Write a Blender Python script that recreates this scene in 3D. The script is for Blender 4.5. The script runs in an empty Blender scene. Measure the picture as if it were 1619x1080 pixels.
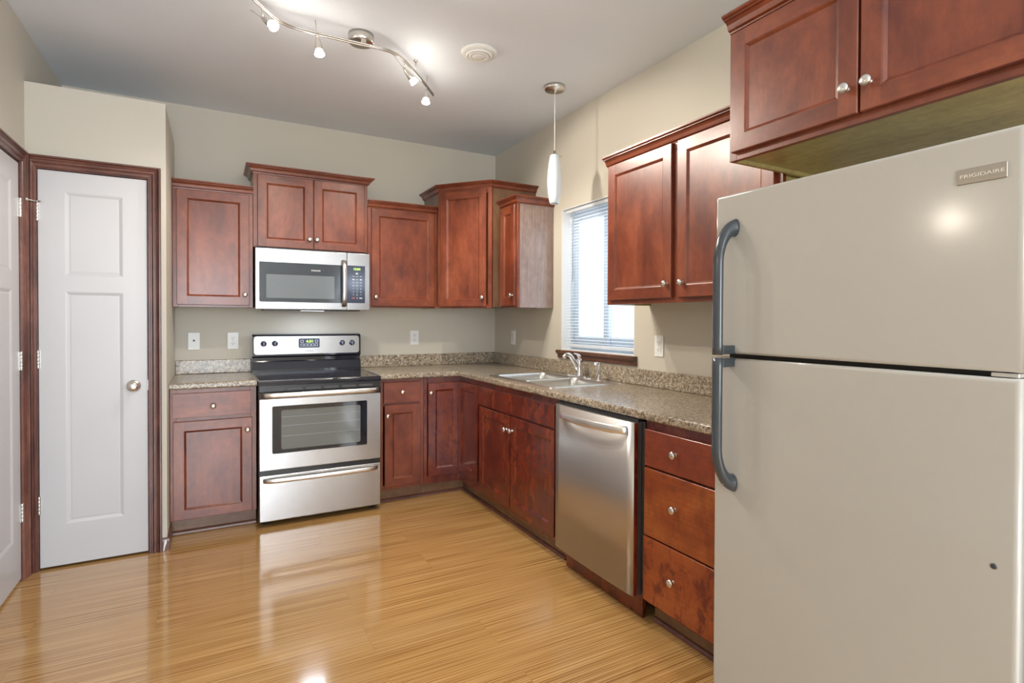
import bpy, bmesh, math, random
from math import radians as RAD, sin, cos, pi
from mathutils import Vector, Matrix, Euler

scene = bpy.context.scene
COL = scene.collection
random.seed(7)

# ------------------------------------------------------------------ camera
cam_d = bpy.data.cameras.new('camera')
cam_d.sensor_fit = 'HORIZONTAL'
cam_d.sensor_width = 36.0
cam_d.lens = 877.773 * 36.0 / 1619.0
cam_d.shift_x = -19.67 / 1619.0
cam_d.shift_y = -22.78 / 1619.0
cam_d.clip_start = 0.02
cam = bpy.data.objects.new('camera', cam_d)
COL.objects.link(cam)
_y, _t, _r = 0.5115, 0.0126, 0.0040
_fw = Vector((sin(_y) * cos(_t), cos(_y) * cos(_t), -sin(_t)))
_rt = Vector((cos(_y), -sin(_y), 0.0))
_up = _rt.cross(_fw)
_rt2 = _rt * cos(_r) + _up * sin(_r)
_up2 = -_rt * sin(_r) + _up * cos(_r)
_m = Matrix((_rt2, _up2, -_fw)).transposed().to_4x4()
_m.translation = Vector((-2.2056, -4.4708, 1.2945))
cam.matrix_world = _m
scene.camera = cam

# ------------------------------------------------------------------ view, world, large lights
scene.view_settings.view_transform = 'Standard'
scene.view_settings.look = 'None'
scene.view_settings.exposure = -0.10
scene.view_settings.gamma = 1.0
scene.view_settings.use_curve_mapping = False

world = bpy.data.worlds.new('overcast_sky')
scene.world = world
world.use_nodes = True
_bg = world.node_tree.nodes['Background']
_bg.inputs[0].default_value = (0.80, 0.90, 1.0, 1)
_bg.inputs[1].default_value = 1.5

def area_light(name, loc, aim, sx, sy, power, color):
    d = bpy.data.lights.new(name, 'AREA')
    d.shape = 'RECTANGLE'; d.size = sx; d.size_y = sy
    d.energy = power; d.color = color
    o = bpy.data.objects.new(name, d); COL.objects.link(o)
    o.location = loc
    o.rotation_euler = (Vector(aim) - Vector(loc)).to_track_quat('-Z', 'Y').to_euler()
    return o
# daylight lamps at assumed openings of the living area, unseen behind the viewpoint
area_light('assumed_patio_daylight', (-0.03, -6.3, 1.12), (-3.0, -6.3, 1.0), 1.9, 1.95, 150, (0.66, 0.82, 1.0))
area_light('assumed_rear_daylight', (-2.30, -8.50, 1.30), (-2.10, 0.0, 1.35), 1.1, 1.85, 165, (0.86, 0.93, 1.0))
# daylight through the window over the sink
area_light('window_daylight', (0.30, -1.49, 1.60), (-3.0, -1.49, 1.2), 0.75, 0.95, 5.5, (0.70, 0.85, 1.0))

# ------------------------------------------------------------------ node helpers
def nmat(name):
    m = bpy.data.materials.new(name); m.use_nodes = True
    nt = m.node_tree
    b = nt.nodes['Principled BSDF']
    return m, nt, b
def nd(nt, t, **kw):
    n = nt.nodes.new(t)
    for k, v in kw.items():
        setattr(n, k, v)
    return n
def ramp(nt, stops, interp='LINEAR'):
    r = nt.nodes.new('ShaderNodeValToRGB')
    r.color_ramp.interpolation = interp
    e = r.color_ramp.elements
    while len(e) < len(stops): e.new(0.5)
    for i, (p, c) in enumerate(stops):
        e[i].position = p; e[i].color = (c[0], c[1], c[2], 1)
    return r
def coords(nt, scale=(1, 1, 1), rnd=True, rot=(0, 0, 0)):
    tc = nt.nodes.new('ShaderNodeTexCoord')
    mp = nt.nodes.new('ShaderNodeMapping')
    mp.inputs['Scale'].default_value = scale
    mp.inputs['Rotation'].default_value = rot
    if rnd:
        oi = nt.nodes.new('ShaderNodeObjectInfo')
        ad = nd(nt, 'ShaderNodeVectorMath', operation='MULTIPLY_ADD')
        ad.inputs[1].default_value = (1, 1, 1)
        mu = nd(nt, 'ShaderNodeVectorMath', operation='SCALE')
        cx = nt.nodes.new('ShaderNodeCombineXYZ')
        for i in range(3): nt.links.new(oi.outputs['Random'], cx.inputs[i])
        nt.links.new(cx.outputs[0], mu.inputs[0]); mu.inputs['Scale'].default_value = 23.0
        nt.links.new(tc.outputs['Object'], ad.inputs[0]); nt.links.new(mu.outputs[0], ad.inputs[2])
        nt.links.new(ad.outputs[0], mp.inputs['Vector'])
    else:
        nt.links.new(tc.outputs['Object'], mp.inputs['Vector'])
    return mp
def noise(nt, vec, scale, detail=4, rough=0.55, dist=0.0):
    n = nt.nodes.new('ShaderNodeTexNoise')
    n.inputs['Scale'].default_value = scale; n.inputs['Detail'].default_value = detail
    n.inputs['Roughness'].default_value = rough; n.inputs['Distortion'].default_value = dist
    nt.links.new(vec.outputs[0], n.inputs['Vector'])
    return n
def mix(nt, a, b, fac, mode='MIX'):
    m = nd(nt, 'ShaderNodeMix', data_type='RGBA', blend_type=mode)
    for s, v in ((6, a), (7, b), (0, fac)):
        if hasattr(v, 'is_linked') or hasattr(v, 'links'): nt.links.new(v, m.inputs[s])
        elif s == 0: m.inputs[0].default_value = v
        else: m.inputs[s].default_value = (v[0], v[1], v[2], 1)
    return m.outputs[2]
def bump(nt, b, height, strength, dist=0.002):
    n = nt.nodes.new('ShaderNodeBump')
    n.inputs['Strength'].default_value = strength; n.inputs['Distance'].default_value = dist
    nt.links.new(height, n.inputs['Height']); nt.links.new(n.outputs[0], b.inputs['Normal'])
def plain(name, col, rough=0.5, metal=0.0, coat=0.0, spec=0.5):
    m, nt, b = nmat(name)
    b.inputs['Base Color'].default_value = (*col, 1)
    b.inputs['Roughness'].default_value = rough
    b.inputs['Metallic'].default_value = metal
    b.inputs['Coat Weight'].default_value = coat
    b.inputs['Coat Roughness'].default_value = 0.1
    b.inputs['Specular IOR Level'].default_value = spec
    # a little procedural unevenness in the gloss
    mp = coords(nt, (1, 1, 1)); n = noise(nt, mp, 14, 3)
    mr = nt.nodes.new('ShaderNodeMapRange')
    mr.inputs['To Min'].default_value = max(rough - 0.04, 0.0); mr.inputs['To Max'].default_value = min(rough + 0.04, 1)
    nt.links.new(n.outputs[0], mr.inputs['Value']); nt.links.new(mr.outputs[0], b.inputs['Roughness'])
    return m
def glow(name, col, strength):
    m, nt, b = nmat(name)
    b.inputs['Base Color'].default_value = (*col, 1)
    b.inputs['Emission Color'].default_value = (*col, 1)
    b.inputs['Emission Strength'].default_value = strength
    return m

# ------------------------------------------------------------------ materials
def wood(name, dark, mid, light, axis='z', blotch=0.0, blotch_col=(0.1, 0.01, 0.006), rough=0.34, grain=0.22, coat=0.35):
    m, nt, b = nmat(name)
    s = {'z': (1.6, 1.6, 0.75), 'x': (0.75, 1.6, 1.6)}[axis]
    g = {'z': (38, 38, 1.6), 'x': (1.6, 38, 38)}[axis]
    mp = coords(nt, s); mg = coords(nt, g)
    n1 = noise(nt, mp, 4.0, 6, 0.62, 0.4)
    r1 = ramp(nt, [(0.30, dark), (0.52, mid), (0.74, light)])
    nt.links.new(n1.outputs[0], r1.inputs[0])
    n2 = noise(nt, mg, 2.2, 3, 0.6, 0.2)
    r2 = ramp(nt, [(0.32, (0.55, 0.5, 0.5)), (0.62, (1, 1, 1))])
    nt.links.new(n2.outputs[0], r2.inputs[0])
    c = mix(nt, r1.outputs[0], r2.outputs[0], grain, 'MULTIPLY')
    n3 = noise(nt, coords(nt, (1, 1, 0.6)), 30, 5, 0.7)
    r3 = ramp(nt, [(0.38, (0.72, 0.66, 0.66)), (0.6, (1.08, 1.04, 1.02))])
    nt.links.new(n3.outputs[0], r3.inputs[0])
    c = mix(nt, c, r3.outputs[0], 0.5, 'MULTIPLY')
    if blotch > 0:
        n4 = noise(nt, coords(nt, (1, 1, 0.6)), 12, 8, 0.75, 0.3)
        r4 = ramp(nt, [(0.50, (0, 0, 0)), (0.58, (blotch,) * 3)])
        nt.links.new(n4.outputs[0], r4.inputs[0])
        c = mix(nt, c, blotch_col, r4.outputs[0])
    nt.links.new(c, b.inputs['Base Color'])
    b.inputs['Roughness'].default_value = rough
    b.inputs['Coat Weight'].default_value = coat; b.inputs['Coat Roughness'].default_value = 0.22
    bump(nt, b, n2.outputs[0], 0.05, 0.001)
    return m
CH_D, CH_M, CH_L = (0.105, 0.019, 0.008), (0.205, 0.047, 0.018), (0.30, 0.083, 0.034)
M_CH = wood('cherry_stain', CH_D, CH_M, CH_L)
M_CHH = wood('cherry_stain_cross_grain', CH_D, CH_M, CH_L, 'x')
M_CHW = wood('worn_cherry', (0.090, 0.008, 0.004), (0.155, 0.020, 0.006), (0.24, 0.050, 0.012), 'z', 0.75, (0.052, 0.0032, 0.003), 0.22, 0.25, 0.5)
M_CHD = wood('worn_cherry_drawer', (0.17, 0.024, 0.008), (0.26, 0.052, 0.016), (0.33, 0.085, 0.028), 'x', 0.25, (0.13, 0.012, 0.006), 0.30, 0.35)
M_CHD2 = wood('sun_faded_cherry_drawer', (0.20, 0.028, 0.006), (0.31, 0.068, 0.012), (0.40, 0.120, 0.024), 'x', 0.35, (0.12, 0.008, 0.004), 0.30, 0.45)
M_CHD3 = wood('blotched_cherry_drawer', (0.22, 0.030, 0.006), (0.31, 0.060, 0.011), (0.38, 0.095, 0.020), 'x', 0.9, (0.105, 0.005, 0.003), 0.30, 0.3)
M_TRIM = wood('mahogany_trim', (0.065, 0.018, 0.011), (0.150, 0.050, 0.032), (0.27, 0.115, 0.075), 'z', 0, (0, 0, 0), 0.36, 0.75)
M_TRIMH = wood('mahogany_trim_cross_grain', (0.075, 0.022, 0.014), (0.150, 0.050, 0.032), (0.23, 0.095, 0.062), 'x', 0, (0, 0, 0), 0.36, 0.75)
M_CABIN = wood('cabinet_underside_veneer', (0.36, 0.28, 0.095), (0.44, 0.35, 0.125), (0.50, 0.41, 0.16), 'x', 0, (0, 0, 0), 0.40, 0.3)
M_SIDE = wood('sheen_lightened_side_veneer', (0.245, 0.17, 0.145), (0.305, 0.225, 0.195), (0.365, 0.28, 0.25), 'z', 0, (0, 0, 0), 0.30, 0.5, 0.5)  # side veneer with daylight sheen lightened into its colour
M_CSIDE = wood('cabinet_flank_veneer', (0.12, 0.055, 0.026), (0.165, 0.085, 0.040), (0.21, 0.115, 0.055), 'z', 0, (0, 0, 0), 0.34, 0.4)
M_TOE = wood('toe_kick_veneer', (0.13, 0.060, 0.026), (0.185, 0.095, 0.042), (0.24, 0.13, 0.06), 'x', 0, (0, 0, 0), 0.45, 0.4)
M_SILL = wood('window_sill_wood', (0.07, 0.025, 0.014), (0.12, 0.046, 0.026), (0.19, 0.085, 0.05), 'x', 0, (0, 0, 0), 0.35, 0.7)

def paint(name, col, bscale=90, bstr=0.10, rough=0.6):
    m, nt, b = nmat(name)
    mp = coords(nt, (1, 1, 1), False)
    n = noise(nt, mp, bscale, 4, 0.6)
    n2 = noise(nt, mp, 1.3, 2)
    r = ramp(nt, [(0.3, tuple(c * 0.975 for c in col)), (0.7, tuple(min(c * 1.02, 1) for c in col))])
    nt.links.new(n2.outputs[0], r.inputs[0]); nt.links.new(r.outputs[0], b.inputs['Base Color'])
    b.inputs['Roughness'].default_value = rough
    bump(nt, b, n.outputs[0], bstr, 0.004)
    return m
M_WALL = paint('beige_wall_paint', (0.575, 0.535, 0.455))
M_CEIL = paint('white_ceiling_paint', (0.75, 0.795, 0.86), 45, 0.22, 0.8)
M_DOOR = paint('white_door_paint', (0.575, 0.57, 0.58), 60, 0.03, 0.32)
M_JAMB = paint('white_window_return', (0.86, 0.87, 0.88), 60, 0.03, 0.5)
M_VINYL = plain('white_vinyl', (0.66, 0.75, 0.85), 0.35)
M_PLATE = plain('white_plastic', (0.82, 0.82, 0.80), 0.35)
M_FRIDGE = paint('bisque_white_enamel', (0.405, 0.380, 0.338), 240, 0.010, 0.13)
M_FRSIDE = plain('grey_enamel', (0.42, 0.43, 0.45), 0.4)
M_GREYP = plain('charcoal_plastic', (0.040, 0.048, 0.056), 0.22, 0, 0.3)
M_BLACK = plain('black_plastic', (0.012, 0.012, 0.014), 0.35)
M_BLGL = plain('black_glass', (0.010, 0.012, 0.020), 0.05, 0, 0.6)
M_GASK = plain('dark_gasket', (0.022, 0.017, 0.012), 0.45)
M_CHROME = plain('chrome', (0.82, 0.83, 0.85), 0.07, 1)
M_RUB = plain('black_rubber', (0.015, 0.015, 0.016), 0.7)
M_HINGE = plain('hinge_steel', (0.62, 0.60, 0.57), 0.32, 0.9)
M_WINGL = plain('oven_window_glass', (0.16, 0.175, 0.175), 0.08, 0, 0.5)
M_MWGL = plain('microwave_window_glass', (0.17, 0.20, 0.225), 0.10, 0, 0.4)
M_MWBL = plain('microwave_dark_glass', (0.045, 0.058, 0.075), 0.08, 0, 0.5)
M_PANEL = plain('dark_blue_panel', (0.040, 0.048, 0.085), 0.15, 0, 0.4)
M_MARK = plain('pale_print', (0.62, 0.64, 0.66), 0.5)
M_REDMK = plain('red_print', (0.5, 0.12, 0.10), 0.5)
M_GREYMK = plain('grey_print', (0.33, 0.36, 0.42), 0.4)
M_RINGS = plain('burner_ring_print', (0.16, 0.18, 0.24), 0.2)
M_HOLE = plain('dark_slot', (0.02, 0.02, 0.02), 0.6)
M_SLOT = plain('dark_grey_slot', (0.075, 0.072, 0.075), 0.5)
M_NLET = plain('nameplate_lettering', (0.62, 0.58, 0.52), 0.4)
M_NPL = plain('nameplate_metal', (0.30, 0.265, 0.22), 0.38, 0.5)

def brushed(name, col, rough=0.28, axis='z', streak=320):
    m, nt, b = nmat(name)
    sc = {'z': (streak, streak, 2.0), 'x': (2.0, streak, streak)}[axis]
    mp = coords(nt, sc)
    n = noise(nt, mp, 1.0, 3, 0.6)
    r = ramp(nt, [(0.3, tuple(c * 0.975 for c in col)), (0.7, col)])
    nt.links.new(n.outputs[0], r.inputs[0]); nt.links.new(r.outputs[0], b.inputs['Base Color'])
    mr = nt.nodes.new('ShaderNodeMapRange')
    mr.inputs['To Min'].default_value = rough - 0.004; mr.inputs['To Max'].default_value = rough + 0.005
    nt.links.new(n.outputs[0], mr.inputs['Value']); nt.links.new(mr.outputs[0], b.inputs['Roughness'])
    b.inputs['Metallic'].default_value = 1.0
    return m
M_SS = brushed('brushed_stainless', (0.50, 0.50, 0.505), 0.27, 'x')
M_SSV = brushed('brushed_stainless_vertical', (0.53, 0.515, 0.50), 0.37, 'z')
M_SSH = brushed('satin_stainless', (0.82, 0.81, 0.79), 0.33, 'x')
M_NICK = brushed('satin_nickel', (0.70, 0.67, 0.62), 0.27, 'x', 120)
M_SINK = brushed('sink_stainless', (0.72, 0.71, 0.68), 0.30, 'x')

def laminate():
    m, nt, b = nmat('granite_laminate')
    mp = coords(nt, (1, 1, 1), False)
    v = nt.nodes.new('ShaderNodeTexVoronoi'); v.inputs['Scale'].default_value = 230
    nt.links.new(mp.outputs[0], v.inputs['Vector'])
    sep = nt.nodes.new('ShaderNodeSeparateColor'); nt.links.new(v.outputs['Color'], sep.inputs[0])
    n = noise(nt, mp, 62, 6, 0.75, 0.6)
    ad = nd(nt, 'ShaderNodeMath', operation='MULTIPLY_ADD'); ad.inputs[1].default_value = 0.22
    nt.links.new(sep.outputs[0], ad.inputs[0]); nt.links.new(n.outputs[0], ad.inputs[2])
    r = ramp(nt, [(0.44, (0.035, 0.027, 0.021)), (0.53, (0.14, 0.108, 0.078)), (0.61, (0.30, 0.24, 0.17)),
                  (0.70, (0.45, 0.385, 0.29)), (0.80, (0.58, 0.525, 0.43))])
    nt.links.new(ad.outputs[0], r.inputs[0])
    n2 = noise(nt, mp, 3.5, 3)
    r2 = ramp(nt, [(0.3, (0.85, 0.82, 0.80)), (0.7, (1.1, 1.08, 1.05))])
    nt.links.new(n2.outputs[0], r2.inputs[0])
    nt.links.new(mix(nt, r.outputs[0], r2.outputs[0], 0.7, 'MULTIPLY'), b.inputs['Base Color'])
    b.inputs['Roughness'].default_value = 0.30
    b.inputs['Coat Weight'].default_value = 0.6; b.inputs['Coat Roughness'].default_value = 0.22
    return m
M_LAM = laminate()

def bamboo():
    m, nt, b = nmat('bamboo_laminate_floor')
    mp = coords(nt, (1, 1, 1), False)
    br = nt.nodes.new('ShaderNodeTexBrick')
    br.offset = 0.37; br.squash = 1.0
    br.inputs['Scale'].default_value = 1.0
    br.inputs['Brick Width'].default_value = 1.21; br.inputs['Row Height'].default_value = 0.192
    br.inputs['Mortar Size'].default_value = 0.0008; br.inputs['Mortar Smooth'].default_value = 0.0
    br.inputs['Color1'].default_value = (0, 0, 0, 1); br.inputs['Color2'].default_value = (1, 1, 1, 1)
    br.inputs['Mortar'].default_value = (0.5, 0.5, 0.5, 1)
    nt.links.new(mp.outputs[0], br.inputs['Vector'])
    # fine stripes along x, shifted board by board
    ms = coords(nt, (1.3, 235, 1), False)
    sh = nd(nt, 'ShaderNodeVectorMath', operation='MULTIPLY_ADD')
    sh.inputs[1].default_value = (7, 31, 0)
    nt.links.new(br.outputs['Color'], sh.inputs[0]); nt.links.new(ms.outputs[0], sh.inputs[2])
    n1 = noise(nt, sh, 1.0, 2, 0.5)
    r1 = ramp(nt, [(0.28, (0.20, 0.083, 0.021)), (0.42, (0.38, 0.195, 0.060)), (0.54, (0.53, 0.315, 0.118)), (0.72, (0.63, 0.410, 0.175))])
    nt.links.new(n1.outputs[0], r1.inputs[0])
    ms2 = coords(nt, (0.6, 22, 1), False)
    n2 = noise(nt, ms2, 1.0, 3)
    r2 = ramp(nt, [(0.3, (0.84, 0.80, 0.74)), (0.7, (1.10, 1.08, 1.04))])
    nt.links.new(n2.outputs[0], r2.inputs[0])
    c = mix(nt, r1.outputs[0], r2.outputs[0], 0.45, 'MULTIPLY')
    c = mix(nt, c, (0.38, 0.20, 0.072), br.outputs['Fac'])
    nt.links.new(c, b.inputs['Base Color'])
    n3 = noise(nt, coords(nt, (3, 3, 1), False), 1.5, 3)
    mr = nt.nodes.new('ShaderNodeMapRange')
    mr.inputs['To Min'].default_value = 0.13; mr.inputs['To Max'].default_value = 0.22
    nt.links.new(n3.outputs[0], mr.inputs['Value']); nt.links.new(mr.outputs[0], b.inputs['Roughness'])
    b.inputs['Coat Weight'].default_value = 0.85; b.inputs['Coat Roughness'].default_value = 0.09
    bump(nt, b, n1.outputs[0], 0.03, 0.001)
    return m
M_FLOOR = bamboo()

def shade_glass():
    m, nt, b = nmat('frosted_white_glass')
    b.inputs['Base Color'].default_value = (0.62, 0.66, 0.695, 1)
    b.inputs['Roughness'].default_value = 0.22
    b.inputs['Subsurface Weight'].default_value = 0.3
    b.inputs['Subsurface Radius'].default_value = (0.05, 0.05, 0.05)
    b.inputs['Coat Weight'].default_value = 0.5
    n = noise(nt, coords(nt), 6, 2); mr = nt.nodes.new('ShaderNodeMapRange')
    mr.inputs['To Min'].default_value = 0.2; mr.inputs['To Max'].default_value = 0.26
    nt.links.new(n.outputs[0], mr.inputs['Value']); nt.links.new(mr.outputs[0], b.inputs['Roughness'])
    return m
M_SHADE = shade_glass()
def slat_mat():
    m, nt, b = nmat('white_blind_slat')
    b.inputs['Base Color'].default_value = (0.86, 0.89, 0.92, 1)
    b.inputs['Roughness'].default_value = 0.45
    tr = nt.nodes.new('ShaderNodeBsdfTranslucent'); tr.inputs[0].default_value = (0.86, 0.91, 0.96, 1)
    mx = nt.nodes.new('ShaderNodeMixShader'); mx.inputs[0].default_value = 0.35
    out = nt.nodes['Material Output']
    nt.links.new(b.outputs[0], mx.inputs[1]); nt.links.new(tr.outputs[0], mx.inputs[2]); nt.links.new(mx.outputs[0], out.inputs[0])
    return m
M_SLAT = slat_mat()
def window_glass():
    m, nt, b = nmat('clear_window_glass')
    tr = nt.nodes.new('ShaderNodeBsdfTransparent'); gl = nt.nodes.new('ShaderNodeBsdfGlossy')
    gl.inputs['Roughness'].default_value = 0.02
    mx = nt.nodes.new('ShaderNodeMixShader'); mx.inputs[0].default_value = 0.06
    nt.links.new(tr.outputs[0], mx.inputs[1]); nt.links.new(gl.outputs[0], mx.inputs[2])
    nt.links.new(mx.outputs[0], nt.nodes['Material Output'].inputs[0])
    return m
M_GLASS = window_glass()
M_BULB = glow('lit_halogen_glass', (1.0, 0.93, 0.82), 75.0)
M_GREEN = glow('green_led_digits', (0.45, 0.85, 0.12), 1.6)

# ------------------------------------------------------------------ mesh builder
class MB:
    def __init__(self): self.v = []; self.f = []; self.mi = []; self.sm = []
    def add(self, verts, faces, mat=0, smooth=False):
        o = len(self.v)
        self.v += [tuple(p) for p in verts]
        for fc in faces:
            self.f.append([o + i for i in fc]); self.mi.append(mat); self.sm.append(smooth)
        return self
    def box(self, x0, x1, y0, y1, z0, z1, bev=0.0, seg=2, mat=0, smooth=False):
        if x0 > x1: x0, x1 = x1, x0
        if y0 > y1: y0, y1 = y1, y0
        if z0 > z1: z0, z1 = z1, z0
        if bev <= 0:
            v = [(x, y, z) for z in (z0, z1) for y in (y0, y1) for x in (x0, x1)]
            return self.add(v, [(0, 2, 3, 1), (4, 5, 7, 6), (0, 1, 5, 4), (2, 6, 7, 3), (0, 4, 6, 2), (1, 3, 7, 5)], mat, smooth)
        bm = bmesh.new(); bmesh.ops.create_cube(bm, size=1)
        for p in bm.verts:
            p.co = Vector(((x0 + x1) / 2 + p.co.x * (x1 - x0), (y0 + y1) / 2 + p.co.y * (y1 - y0), (z0 + z1) / 2 + p.co.z * (z1 - z0)))
        bev = min(bev, 0.49 * min(x1 - x0, y1 - y0, z1 - z0))
        bmesh.ops.bevel(bm, geom=bm.edges[:], offset=bev, segments=seg, profile=0.5, affect='EDGES')
        return self.bm(bm, mat, smooth)
    def bm(self, bm, mat=0, smooth=False):
        bm.verts.index_update()
        self.add([p.co for p in bm.verts], [[p.index for p in f.verts] for f in bm.faces], mat, smooth)
        bm.free(); return self
    def lathe(self, prof, n=24, M=None, mat=0, smooth=True, caps=True):
        """prof = [(radius, height)] around +Z, moved by matrix M"""
        M = M or Matrix()
        v = []; f = []
        for r, h in prof:
            for k in range(n):
                a = 2 * pi * k / n
                v.append(M @ Vector((r * cos(a), r * sin(a), h)))
        for i in range(len(prof) - 1):
            for k in range(n):
                k2 = (k + 1) % n
                f.append((i * n + k, i * n + k2, (i + 1) * n + k2, (i + 1) * n + k))
        self.add(v, f, mat, smooth)
        if caps:
            self.add([v[k] for k in range(n)], [list(range(n))[::-1]], mat, False)
            self.add([v[(len(prof) - 1) * n + k] for k in range(n)], [list(range(n))], mat, False)
        return self
    def tube(self, pts, rad, n=12, mat=0, caps=True, flat=None):
        pts = [Vector(p) for p in pts]
        rr = rad if isinstance(rad, (list, tuple)) else [rad] * len(pts)
        up = None; v = []; f = []
        for i, p in enumerate(pts):
            d = (pts[min(i + 1, len(pts) - 1)] - pts[max(i - 1, 0)]).normalized()
            if up is None:
                up = Vector((0, 0, 1)) if abs(d.z) < 0.9 else Vector((1, 0, 0))
                if flat: up = Vector(flat)
            a = (up - d * up.dot(d)).normalized(); b = d.cross(a); up = a
            ra, rb = rr[i] if isinstance(rr[i], (list, tuple)) else (rr[i], rr[i])
            for k in range(n):
                t = 2 * pi * k / n
                v.append(p + a * ra * cos(t) + b * rb * sin(t))
        for i in range(len(pts) - 1):
            for k in range(n):
                k2 = (k + 1) % n
                f.append((i * n + k, i * n + k2, (i + 1) * n + k2, (i + 1) * n + k))
        self.add(v, f, mat, True)
        if caps:
            self.add(v[:n], [list(range(n))[::-1]], mat); self.add(v[-n:], [list(range(n))], mat)
        return self
    def prism(self, poly, z0, z1, mat=0, fn=None):
        n = len(poly); fn = fn or (lambda a, b, h: (a, b, h))
        v = [fn(a, b, z0) for a, b in poly] + [fn(a, b, z1) for a, b in poly]
        f = [list(range(n))[::-1], list(range(n, 2 * n))] + [(i, (i + 1) % n, n + (i + 1) % n, n + i) for i in range(n)]
        return self.add(v, f, mat)
    def sweep(self, path, prof, fn=None, mat=0, mats=None):
        """profile (d outwards to the right of travel, h) mitred along a 2-D path; fn maps (a, b, h) to 3-D"""
        fn = fn or (lambda a, b, h: (a, b, h))
        P = [Vector(p) for p in path]; N = len(P); np_ = len(prof)
        rings = []
        for i in range(N):
            def nrm(j):
                d = (P[j + 1] - P[j]).normalized(); return Vector((d.y, -d.x))
            if i == 0: m = nrm(0)
            elif i == N - 1: m = nrm(N - 2)
            else:
                a, b = nrm(i - 1), nrm(i); m = (a + b) / (1 + a.dot(b))
            rings.append([fn(P[i].x + m.x * d, P[i].y + m.y * d, h) for d, h in prof])
        for i in range(N - 1):
            self.add(rings[i] + rings[i + 1], [(k, (k + 1) % np_, np_ + (k + 1) % np_, np_ + k) for k in range(np_)], mats[i] if mats else mat)
        self.add(rings[0], [list(range(np_))[::-1]], mats[0] if mats else mat)
        self.add(rings[-1], [list(range(np_))], mats[-1] if mats else mat)
        return self
    def mesh(self, name):
        me = bpy.data.meshes.new(name)
        me.from_pydata(self.v, [], self.f)
        for p, m, s in zip(me.polygons, self.mi, self.sm): p.material_index = m; p.use_smooth = s
        bm = bmesh.new(); bm.from_mesh(me)
        bmesh.ops.remove_doubles(bm, verts=bm.verts, dist=1e-6)
        bmesh.ops.recalc_face_normals(bm, faces=bm.faces); bm.to_mesh(me); bm.free()
        return me
    def build(self, name, mats, parent=None, loc=None, wn=False):
        me = self.mesh(name)
        for m in (mats if isinstance(mats, (list, tuple)) else [mats]): me.materials.append(m)
        o = bpy.data.objects.new(name, me); COL.objects.link(o)
        if parent is not None: o.parent = parent
        if loc is not None: o.location = loc
        if wn:
            for p in me.polygons: p.use_smooth = True
            md = o.modifiers.new('weighted', 'WEIGHTED_NORMAL'); md.keep_sharp = False
        return o

def thing(name, label, cat, loc=(0, 0, 0), rz=0.0, group=None):
    o = bpy.data.objects.new(name, None); COL.objects.link(o)
    o.empty_display_size = 0.1
    o.location = loc; o.rotation_euler = (0, 0, rz)
    o['label'] = label; o['category'] = cat
    if group: o['group'] = group
    return o
def tag(o, label, cat, group=None):
    o['label'] = label; o['category'] = cat
    if group: o['group'] = group
    return o
def structure(o, label=None, cat=None):
    o['kind'] = 'structure'
    if label: o['label'] = label
    if cat: o['category'] = cat
    return o
def struct_empty(name, label, cat, loc=(0, 0, 0), rz=0.0):
    o = bpy.data.objects.new(name, None); COL.objects.link(o)
    o.location = loc; o.rotation_euler = (0, 0, rz); return structure(o, label, cat)
def text_obj(name, body, size, mat, parent, M, extrude=0.0004, width=None, bold=0.0):
    """lettering as a mesh; M places the x-right / y-up text plane in the parent's space"""
    cu = bpy.data.curves.new(name, 'FONT'); cu.body = body; cu.size = size
    cu.align_x = 'CENTER'; cu.align_y = 'CENTER'; cu.extrude = extrude; cu.offset = bold
    t = bpy.data.objects.new(name + '_curve', cu); COL.objects.link(t)
    bpy.context.view_layer.update()
    me = bpy.data.meshes.new_from_object(t.evaluated_get(bpy.context.evaluated_depsgraph_get()))
    bpy.data.objects.remove(t); bpy.data.curves.remove(cu)
    if width:
        xs = [v.co.x for v in me.vertices]; k = width / max(max(xs) - min(xs), 1e-6); cxm = (max(xs) + min(xs)) / 2
        for v in me.vertices: v.co.x = (v.co.x - cxm) * k
    me.name = name; me.transform(M); me.materials.clear(); me.materials.append(mat)
    o = bpy.data.objects.new(name, me); COL.objects.link(o); o.parent = parent
    return o
FRONT = Matrix(((1, 0, 0, 0), (0, 0, -1, 0), (0, 1, 0, 0), (0, 0, 0, 1)))     # text plane facing -Y
def at_front(x, y, z): return Matrix.Translation((x, y, z)) @ FRONT

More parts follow.
